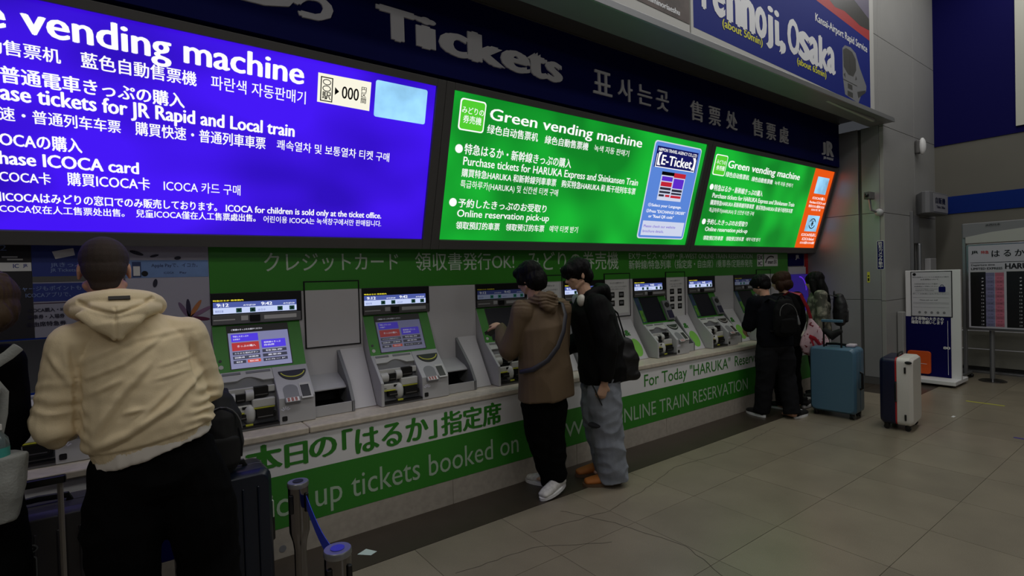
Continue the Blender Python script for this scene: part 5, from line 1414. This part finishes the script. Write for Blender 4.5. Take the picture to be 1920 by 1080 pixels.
o_ = MB().box(-.036, .036, -.004, .004, -.075, .075).build('case', M['black'], ph, bevel=.003)
o_.matrix_parent_inverse = Matrix.Translation(-ph.location) @ Matrix.Translation(q) @ Matrix.Rotation(-.5, 4, 'Y') @ Matrix.Rotation(1.0, 4, 'Z')
sb_ = empty('shoulder_bag', (3.12, 2.75, .75), 'black shoulder bag hanging at the back of the young man in black', 'bag')
B = MB()
B.tube([W((-.06, -.15, .86)), W((-.06, -.17, .97)), W((-.05, -.17, 1.09))], [(.12, .055), (.115, .06), (.07, .04)], 16, side=P4.D((0, 1, 0)))
B.tube([W((-.06, -.08, .82)), W((-.06, -.25, .84))], [.045, .04], 12)
finish(B, .007, 'bag_body', mat('bag_black', (9, 9, 10), .6), sb_, 3, folds(.006, (9, 9, 9), 3))
MB().tube([W((.0, -.20, 1.10)), W((.10, -.17, 1.30)), W((.15, .0, 1.47)), W((.10, .12, 1.40))], [(.004, .016)] * 4, 8, side=P4.D((0, 1, 0))).build('strap', MATS['bag_black'], sb_, smooth=True)

# --- the backpacker at the far machines ------------------------------------------
P5 = Pose((5.70, 2.96), -.45, 1.60, j=dict(pelvis=(.0, -.03, .84), waist=(0, -.02, .98), chest=(.0, .03, 1.16), neck=(-.02, .09, 1.31), head=(-.04, .15, 1.445), shl=(-.185, .05, 1.255), shr=(.185, .04, 1.25), ell=(-.22, .10, 1.0), wrl=(-.13, .30, .99), elr=(.22, .08, 1.0), wrr=(.12, .28, .97),
          hil=(-.085, -.02, .84), hir=(.085, -.02, .84), knl=(-.10, 0, .46), knr=(.12, -.04, .46), anl=(-.12, .06, .08), anr=(.12, -.12, .08)))
h5 = Matrix.Rotation(.05, 3, 'Z') @ Matrix.Rotation(-.4, 3, 'X')
p5 = person(P5, 'short-haired person in dark clothes wearing a black backpack at the far machines', SKIN, .0075, h5)
trousers(p5, P5, mat('trousers_charcoal', (26, 26, 29), .9, spec=.1), .165, .095, .085, seed=16.0)
coat(p5, P5, mat('top_navy_black', (12, 13, 19), .9, spec=.1), (.205, .13), (.19, .13), (.195, .14), .78, .072, .05, 'jacket', 15.0)
B = MB(); hc = P5.j['head']
B.ball(hc + h5 @ Vector((0, -.018, .028)), (.088, .104, .092), h5, 18, 12); B.ball(hc + h5 @ Vector((0, -.05, -.01)), (.078, .064, .072), h5, 16, 10); B.ball(hc + h5 @ Vector((0, .055, .05)), (.07, .045, .04), h5, 14, 8)
finish(B, .006, 'hair', HAIR_K, p5, 2, hair_noise(.007, 26))
shoe(p5, (5.58, 3.0), (5.66, 3.24), M['blackm'], M['whitep']); shoe(p5, (5.76, 2.78), (6.00, 2.78), M['blackm'], M['whitep'])


def backpack(name, label, O, R, w_, h_, d_, m):
    o = empty(name, tuple(O), label, 'backpack')

    def W(x, y, z): return O + R @ Vector((x, y, z))
    B = MB()
    B.tube([W(0, -d_ * .45, .03), W(0, -d_ * .5, h_ * .3), W(0, -d_ * .48, h_ * .7), W(0, -d_ * .4, h_ - .04)], [(w_ * .46, d_ * .42), (w_ * .5, d_ * .5), (w_ * .48, d_ * .46), (w_ * .36, d_ * .34)], 20, side=R @ Vector((1, 0, 0)))
    finish(B, .007, 'bag_body', m, o, 3, folds(.004, (9, 9, 9), 21))
    B = MB().tube([W(0, -d_ * .85, h_ * .10), W(0, -d_ * .9, h_ * .42)], [(w_ * .36, .028), (w_ * .34, .022)], 16, side=R @ Vector((1, 0, 0)))
    finish(B, .006, 'front_pocket', m, o, 3)
    P = [W(.045 * math.cos(a), -d_ * .12, h_ - .015 + .05 * math.sin(a)) for a in [i * math.pi / 8 for i in range(9)]]
    MB().tube(P, .007, 8).build('grab_handle', m, o, smooth=True)
    P = [W(w_ * .38 * math.cos(a), -d_ * .93 + .02 * math.sin(a), h_ * .55 + h_ * .32 * math.sin(a)) for a in [i * math.pi / 10 for i in range(11)]]
    MB().tube(P, .0035, 6).build('zip', M['bezel'], o, smooth=True)
    for sx in (-1, 1):
        MB().tube([W(w_ * .25 * sx, -.03, h_ - .03), W(w_ * .30 * sx, .06, h_ + .0), W(w_ * .34 * sx, .20, h_ - .08), W(w_ * .38 * sx, .17, h_ * .35), W(w_ * .38 * sx, .0, h_ * .08)], [(.022, .006)] * 5, 8, side=R @ Vector((1, 0, 0))).build('shoulder_strap', m, o, smooth=True)
    return o


R5 = P5.R
b5 = backpack('backpack', 'black backpack worn by the short-haired person in dark clothes', P5.W((-.01, -.145, .92)), R5, .27, .38, .13, mat('pack_black', (12, 12, 13), .8, spec=.15))
MB().tube([P5.W((.08, -.285, 1.12)), P5.W((.085, -.29, 1.07)), P5.W((.09, -.29, 1.04))], [.006, .012, .015], 8).build('keyring', M['alu'], b5, smooth=True)

# --- woman with the red strap -----------------------------------------------------
P6 = Pose((6.16, 3.04), -.25, 1.60, j=dict(head=(-.02, .06, 1.475), neck=(-.01, .02, 1.33)))
h6 = Matrix.Rotation(.3, 3, 'Z') @ Matrix.Rotation(-.25, 3, 'X')
p6 = person(P6, 'woman with a brown bob in black, red strap over her shoulder', SKIN2, .008, h6)
trousers(p6, P6, bk, .15, .09, .08, seed=26.0)
coat(p6, P6, MATS['cloth_black_top'], (.18, .125), (.175, .125), (.185, .13), .72, .065, .05, 'coat', 25.0)
B = MB(); hc = P6.j['head']
B.ball(hc + h6 @ Vector((0, -.02, .024)), (.094, .108, .094), h6, 18, 12); B.ball(hc + h6 @ Vector((0, -.05, -.05)), (.098, .080, .075), h6, 18, 10)
for sx in (-1, 1): B.ball(hc + h6 @ Vector((.078 * sx, .0, -.055)), (.030, .05, .07), h6)
finish(B, .006, 'hair', HAIR_B, p6, 2, hair_noise(.008, 22))
shoe(p6, (6.10, 2.98), (6.08, 3.22), M['blackm'], M['whitep']); shoe(p6, (6.28, 2.92), (6.40, 2.95), M['blackm'], M['whitep'])
tg_ = empty('tote_bag', (6.30, 2.78, .75), 'pink and white patterned tote bag with a red strap hanging behind the far queue', 'bag')
pk = mat('tote_pink', (200, 168, 176), .7)
ntp = pk.node_tree; vv = ntp.nodes.new('ShaderNodeTexNoise'); vv.inputs['Scale'].default_value = 26; cr = ntp.nodes.new('ShaderNodeValToRGB'); tcc = ntp.nodes.new('ShaderNodeTexCoord')
cr.color_ramp.elements[0].position = .60; cr.color_ramp.elements[0].color = (*lin((205, 175, 182)), 1); cr.color_ramp.elements[1].position = .64; cr.color_ramp.elements[1].color = (*lin((120, 30, 44)), 1)
ntp.links.new(tcc.outputs['Object'], vv.inputs['Vector']); ntp.links.new(vv.outputs[0], cr.inputs[0]); ntp.links.new(cr.outputs[0], ntp.nodes['Principled BSDF'].inputs['Base Color'])
B = MB()
B.tube([(6.27, 2.80, .66), (6.29, 2.79, .74), (6.27, 2.79, .84), (6.24, 2.79, .94), (6.21, 2.80, 1.05)], [(.13, .05), (.17, .065), (.14, .05), (.07, .03), (.015, .012)], 20, side=(.8, -.6, 0))
finish(B, .007, 'bag_body', pk, tg_, 2, folds(.008, (10, 10, 3), 31))
rs = mat('strap_red', (150, 14, 34), .5)
MB().tube([(6.21, 2.79, 1.05), (6.15, 2.80, 1.18), (6.06, 2.83, 1.33), (6.02, 2.93, 1.36), (6.02, 3.1, 1.25)], [(.018, .005)] * 5, 8, side=(.8, -.6, 0)).build('strap', rs, tg_, smooth=True)
MB().tube([(6.10, 2.76, .86), (6.17, 2.735, .83), (6.27, 2.70, .72), (6.36, 2.70, .66)], [(.022, .006)] * 4, 8, side=(0, 0, 1)).build('trim_band', rs, tg_, smooth=True)
MB().tube([(6.12, 2.76, .84), (6.15, 2.74, .76), (6.13, 2.75, .70)], [(.018, .006)] * 3, 8, side=(1, 0, 0)).build('trim_band', rs, tg_, smooth=True)

# --- long-haired woman in the camouflage jacket -----------------------------------
P7 = Pose((6.98, 3.04), .5, 1.60, j=dict(head=(.0, .05, 1.455), neck=(.0, .01, 1.32)))
h7 = Matrix.Rotation(.45, 3, 'Z') @ Matrix.Rotation(-.15, 3, 'X')
p7 = person(P7, 'woman with long black hair in a mottled olive jacket at the far end', SKIN2, .008, h7)
camo = mat('camo_olive', (96, 96, 80), .8)
nt7 = camo.node_tree; v7 = nt7.nodes.new('ShaderNodeTexNoise'); v7.inputs['Scale'].default_value = 11; r7 = nt7.nodes.new('ShaderNodeValToRGB'); t7 = nt7.nodes.new('ShaderNodeTexCoord')
r7.color_ramp.interpolation = 'CONSTANT'; r7.color_ramp.elements[0].color = (*lin((66, 66, 56)), 1); r7.color_ramp.elements[1].position = .47; r7.color_ramp.elements[1].color = (*lin((104, 103, 90)), 1)
e7 = r7.color_ramp.elements.new(.56); e7.color = (*lin((135, 131, 116)), 1)
nt7.links.new(t7.outputs['Object'], v7.inputs['Vector']); nt7.links.new(v7.outputs[0], r7.inputs[0]); nt7.links.new(r7.outputs[0], nt7.nodes['Principled BSDF'].inputs['Base Color'])
trousers(p7, P7, bk, .15, .10, .09, seed=36.0)
coat(p7, P7, camo, (.185, .13), (.18, .13), (.185, .14), .74, .068, .05, 'jacket', 35.0)
B = MB(); hc = P7.j['head']
B.ball(hc + h7 @ Vector((0, -.02, .024)), (.094, .108, .096), h7, 18, 12)
B.tube([hc + h7 @ Vector((0, -.04, .0)), hc + h7 @ Vector((0, -.07, -.12)), hc + h7 @ Vector((.0, -.09, -.26)), hc + h7 @ Vector((.0, -.10, -.36))], [(.094, .08), (.105, .07), (.11, .05), (.07, .03)], 18, side=h7 @ Vector((1, 0, 0)))
for sx in (-1, 1): B.tube([hc + h7 @ Vector((.075 * sx, .02, .0)), hc + h7 @ Vector((.085 * sx, .02, -.12)), hc + h7 @ Vector((.08 * sx, .0, -.24))], [.035, .035, .02], 12)
finish(B, .006, 'hair', HAIR_K, p7, 2, hair_noise(.009, 20))
shoe(p7, (6.93, 2.93), (6.80, 3.14), M['blackm'], M['whitep']); shoe(p7, (7.13, 3.0), (7.0, 3.2), M['blackm'], M['whitep'])
backpack('backpack', 'black backpack worn by the long-haired woman at the far end', P7.W((.0, -.15, .93)), P7.R, .27, .36, .16, mat('pack_dark', (30, 30, 32), .6))

# ------------------------------------------------------------------ luggage
def suitcase(name, label, C, ang, w_, d_, h_, shell, shell2=None, trimc=None, z0=.055, handle=0.0, grip=None, ribs=True, pole=None, hy=None, pz=None, cat='suitcase'):
    """w_ along local x (broad side), d_ along local y (thickness); opens in the middle of the thickness"""
    o = empty(name, (C[0], C[1], 0), label, cat)
    R = Matrix.Rotation(ang, 3, 'Z'); C = Vector((C[0], C[1], 0))

    def W(x, y, z): return C + R @ Vector((x, y, z))
    shell2 = shell2 or shell
    for (ya, yb, m) in ((-d_ / 2, -.006, shell), (.006, d_ / 2, shell2)):
        r = .045; P = rrect(-w_ / 2, w_ / 2, z0, z0 + h_, r, 5); far = ya if abs(ya) > abs(yb) else yb; near = yb if far == ya else ya
        P2_ = rrect(-w_ / 2 + .02, w_ / 2 - .02, z0 + .02, z0 + h_ - .02, r, 5); mid = far - math.copysign(.03, far)
        n = len(P); vs = [W(u, near, v) for u, v in P] + [W(u, mid, v) for u, v in P] + [W(u, far, v) for u, v in P2_]
        fs = [tuple(range(n))[::-1], tuple(range(2 * n, 3 * n))] + [(k * n + i, k * n + (i + 1) % n, (k + 1) * n + (i + 1) % n, (k + 1) * n + i) for k in (0, 1) for i in range(n)]
        s = MB().add(vs, fs).build('shell', m, o, smooth=True, bevel=.004)
        if ribs:
            for i in range(5):
                u = -w_ / 2 + w_ * (i + 1) / 6; f2 = far + math.copysign(.003, far)
                MB().tube([W(u, f2 - math.copysign(.002, far), z0 + .08), W(u, f2 - math.copysign(.002, far), z0 + h_ - .08)], .006, 8).build('rib', m, s, smooth=True)
    P = rrect(-w_ / 2 + .002, w_ / 2 - .002, z0 + .002, z0 + h_ - .002, .045, 5)
    n = len(P); vs = [W(u, -.008, v) for u, v in P] + [W(u, .008, v) for u, v in P]
    MB().add(vs, [tuple(range(n))[::-1], tuple(range(n, 2 * n))] + [(i, (i + 1) % n, n + (i + 1) % n, n + i) for i in range(n)]).build('zip_band', trimc or M['black'], o)
    for sx in (-1, 1):
        for sy in (-1, 1):
            x, y = sx * (w_ / 2 - .05), sy * (d_ / 2 - .05)
            b = MB(); c = W(x, y, .026)
            for q in (-.012, .012):
                b.tube([W(x + q - .007, y, .025), W(x + q + .007, y, .025)], .0245, 12, side=(0, 0, 1), round_=False)
            wh = b.build('wheel', M['black'], o, smooth=True)
            MB().tube([W(x, y, .03), W(x, y, z0 + .015)], [.022, .03], 10, round_=False).build('wheel_fork', M['black'], wh, smooth=True)
    zt = z0 + h_
    P = [W(-.10, 0, zt), W(-.095, 0, zt + .022), W(0, 0, zt + .028), W(.095, 0, zt + .022), W(.10, 0, zt)]
    MB().tube(P, [(.008, .014)] * 5, 8, side=R @ Vector((0, 1, 0))).build('carry_handle', M['black'], o, smooth=True)
    P = [W(w_ / 2, 0, z0 + h_ * .5 - .09), W(w_ / 2 + .02, 0, z0 + h_ * .5 - .08), W(w_ / 2 + .02, 0, z0 + h_ * .5 + .08), W(w_ / 2, 0, z0 + h_ * .5 + .09)]
    MB().tube(P, [(.008, .012)] * 4, 8, side=R @ Vector((0, 1, 0))).build('carry_handle', M['black'], o, smooth=True)
    if handle:
        y = hy if hy is not None else -d_ / 2 + .04
        for sx in (-1, 1):
            MB().tube([W(.085 * sx, y, pz or zt - .03), W(.085 * sx, y, zt + handle - .03)], .010, 8, round_=False).build('handle_pole', pole or M['black'], o, smooth=True)
        MB().rect(lambda u, v, d=0: W(u, y + d, v), -.105, .105, zt + handle - .03, zt + handle, -.016, .016).build('handle_grip', grip or M['black'], o, bevel=.006)
    return o, W


teal = mat('case_teal', (78, 112, 134), .35)
o_, W = suitcase('suitcase', 'teal hard suitcase with raised handle beside the far queue', (6.235, 2.545), math.pi / 2 + .06 - math.pi, .45, .29, .70, teal, handle=.30, grip=teal, hy=-.10, ribs=False, trimc=mat('case_teal_dark', (50, 84, 100), .4))
MB().tube([W(-.07, -.10, .93), W(0, -.10, .88), W(.07, -.10, .93)], [.03, .05, .03], 12).build('hanging_pouch', M['blackm'], o_, smooth=True)
tag(MB().prism([(6.22, 2.36), (6.36, 2.38), (6.35, 2.46), (6.21, 2.44)], .757, .785, 'z').build('travel_pillow', mat('pillow_pale', (190, 180, 190), .8), bevel=.01), 'small pale cloth pouch lying on top of the teal suitcase', 'pouch')
nv = mat('case_navy', (16, 20, 50), .35); wh_ = mat('case_white', (212, 208, 200), .35)
o_, W = suitcase('suitcase', 'navy and white half-and-half suitcase with red trim standing alone on the floor', (6.235, 1.955), math.pi + .12, .42, .27, .66, nv, None, M['red'], ribs=False)
# white half is the right-hand shell
[c for c in o_.children if c.name.startswith('shell')][1].data.materials[0] = wh_
for c in [c for c in o_.children if c.name.startswith('shell')][1].children: c.data.materials[0] = wh_
for z in (.60, .14):
    MB().box(-.012, .012, -.008, .008, -.03, .03).build('latch', M['black'], o_, bevel=.004).matrix_parent_inverse = Matrix.Translation(-o_.location) @ Matrix.Translation(W(.21, .075, z)) @ Matrix.Rotation(.12, 4, 'Z')
MB().ball(W(.205, .10, .675), (.02, .03, .015)).build('corner_sticker', M['blackm'], o_, smooth=True)
o_, W = suitcase('suitcase', 'dark navy ribbed suitcase standing behind the cream-hoodied man\'s right leg', (.345, 2.90), 0.03, .40, .25, .655, mat('case_midnight', (11, 20, 36), .3))
tgp = MB().box(.556, .562, 2.84, 2.89, .44, .52).build('luggage_tag', mat('tag_paper', (190, 200, 180), .5), o_)
MB().tube([(.548, 2.865, .60), (.556, 2.865, .55), (.559, 2.865, .52)], .002, 6).build('tag_cord', M['alu'], o_)
b = backpack('backpack', 'black rucksack sitting on top of the dark navy suitcase by the hoodie man', Vector((.318, 2.94, .745)), Matrix.Rotation(0.1, 3, 'Z'), .22, .34, .20, M['blackm'])
MB().tube([(.41, 2.78, .93), (.42, 2.77, .86), (.415, 2.77, .80)], .004, 6).build('pull_cord', M['blackm'], b)
o_, W = suitcase('suitcase', 'dark grey suitcase with a camera sticker and raised pale handle at lower left', (-.325, 2.93), 0.0, .42, .25, .66, mat('case_graphite', (62, 60, 62), .4), handle=.15, hy=-.150, pz=.12, pole=mat('pole_champagne', (170, 162, 150), .45, .2))
F = frame((W(0, 0, 0).x, W(0, -.126, 0).y, 0), (1, 0, 0), (0, 0, 1), (0, -1, 0))
sl = mat('sticker_grey', (110, 112, 112), .5)
MB().slab(disc(-.04, .59, .05, .022), F, .006, .008).build('sticker_oval', sl, o_)
MB().slab(disc(-.04, .59, .045, .018), F, .007, .009).build('sticker_field', M['black'], o_)
TX(F, .0095, wgt=.02).add('revolog', 0, -.075, -.005, .582, .018, 'l').build(sl, o_)
MB().slab(rrect(-.085, .005, .47, .56, .012), F, .006, .008).build('sticker_camera', sl, o_)
MB().slab(rrect(-.081, .001, .474, .556, .010), F, .007, .009).build('sticker_field', M['black'], o_)
for r in (.03, .02, .010):
    MB().slab(disc(-.04, .51, r), F, .008, .0095 + (.03 - r) * .03).slab(disc(-.04, .51, r - .003), F, .008, .0096 + (.03 - r) * .03).build('sticker_lens', sl if r != .02 else sl, o_)
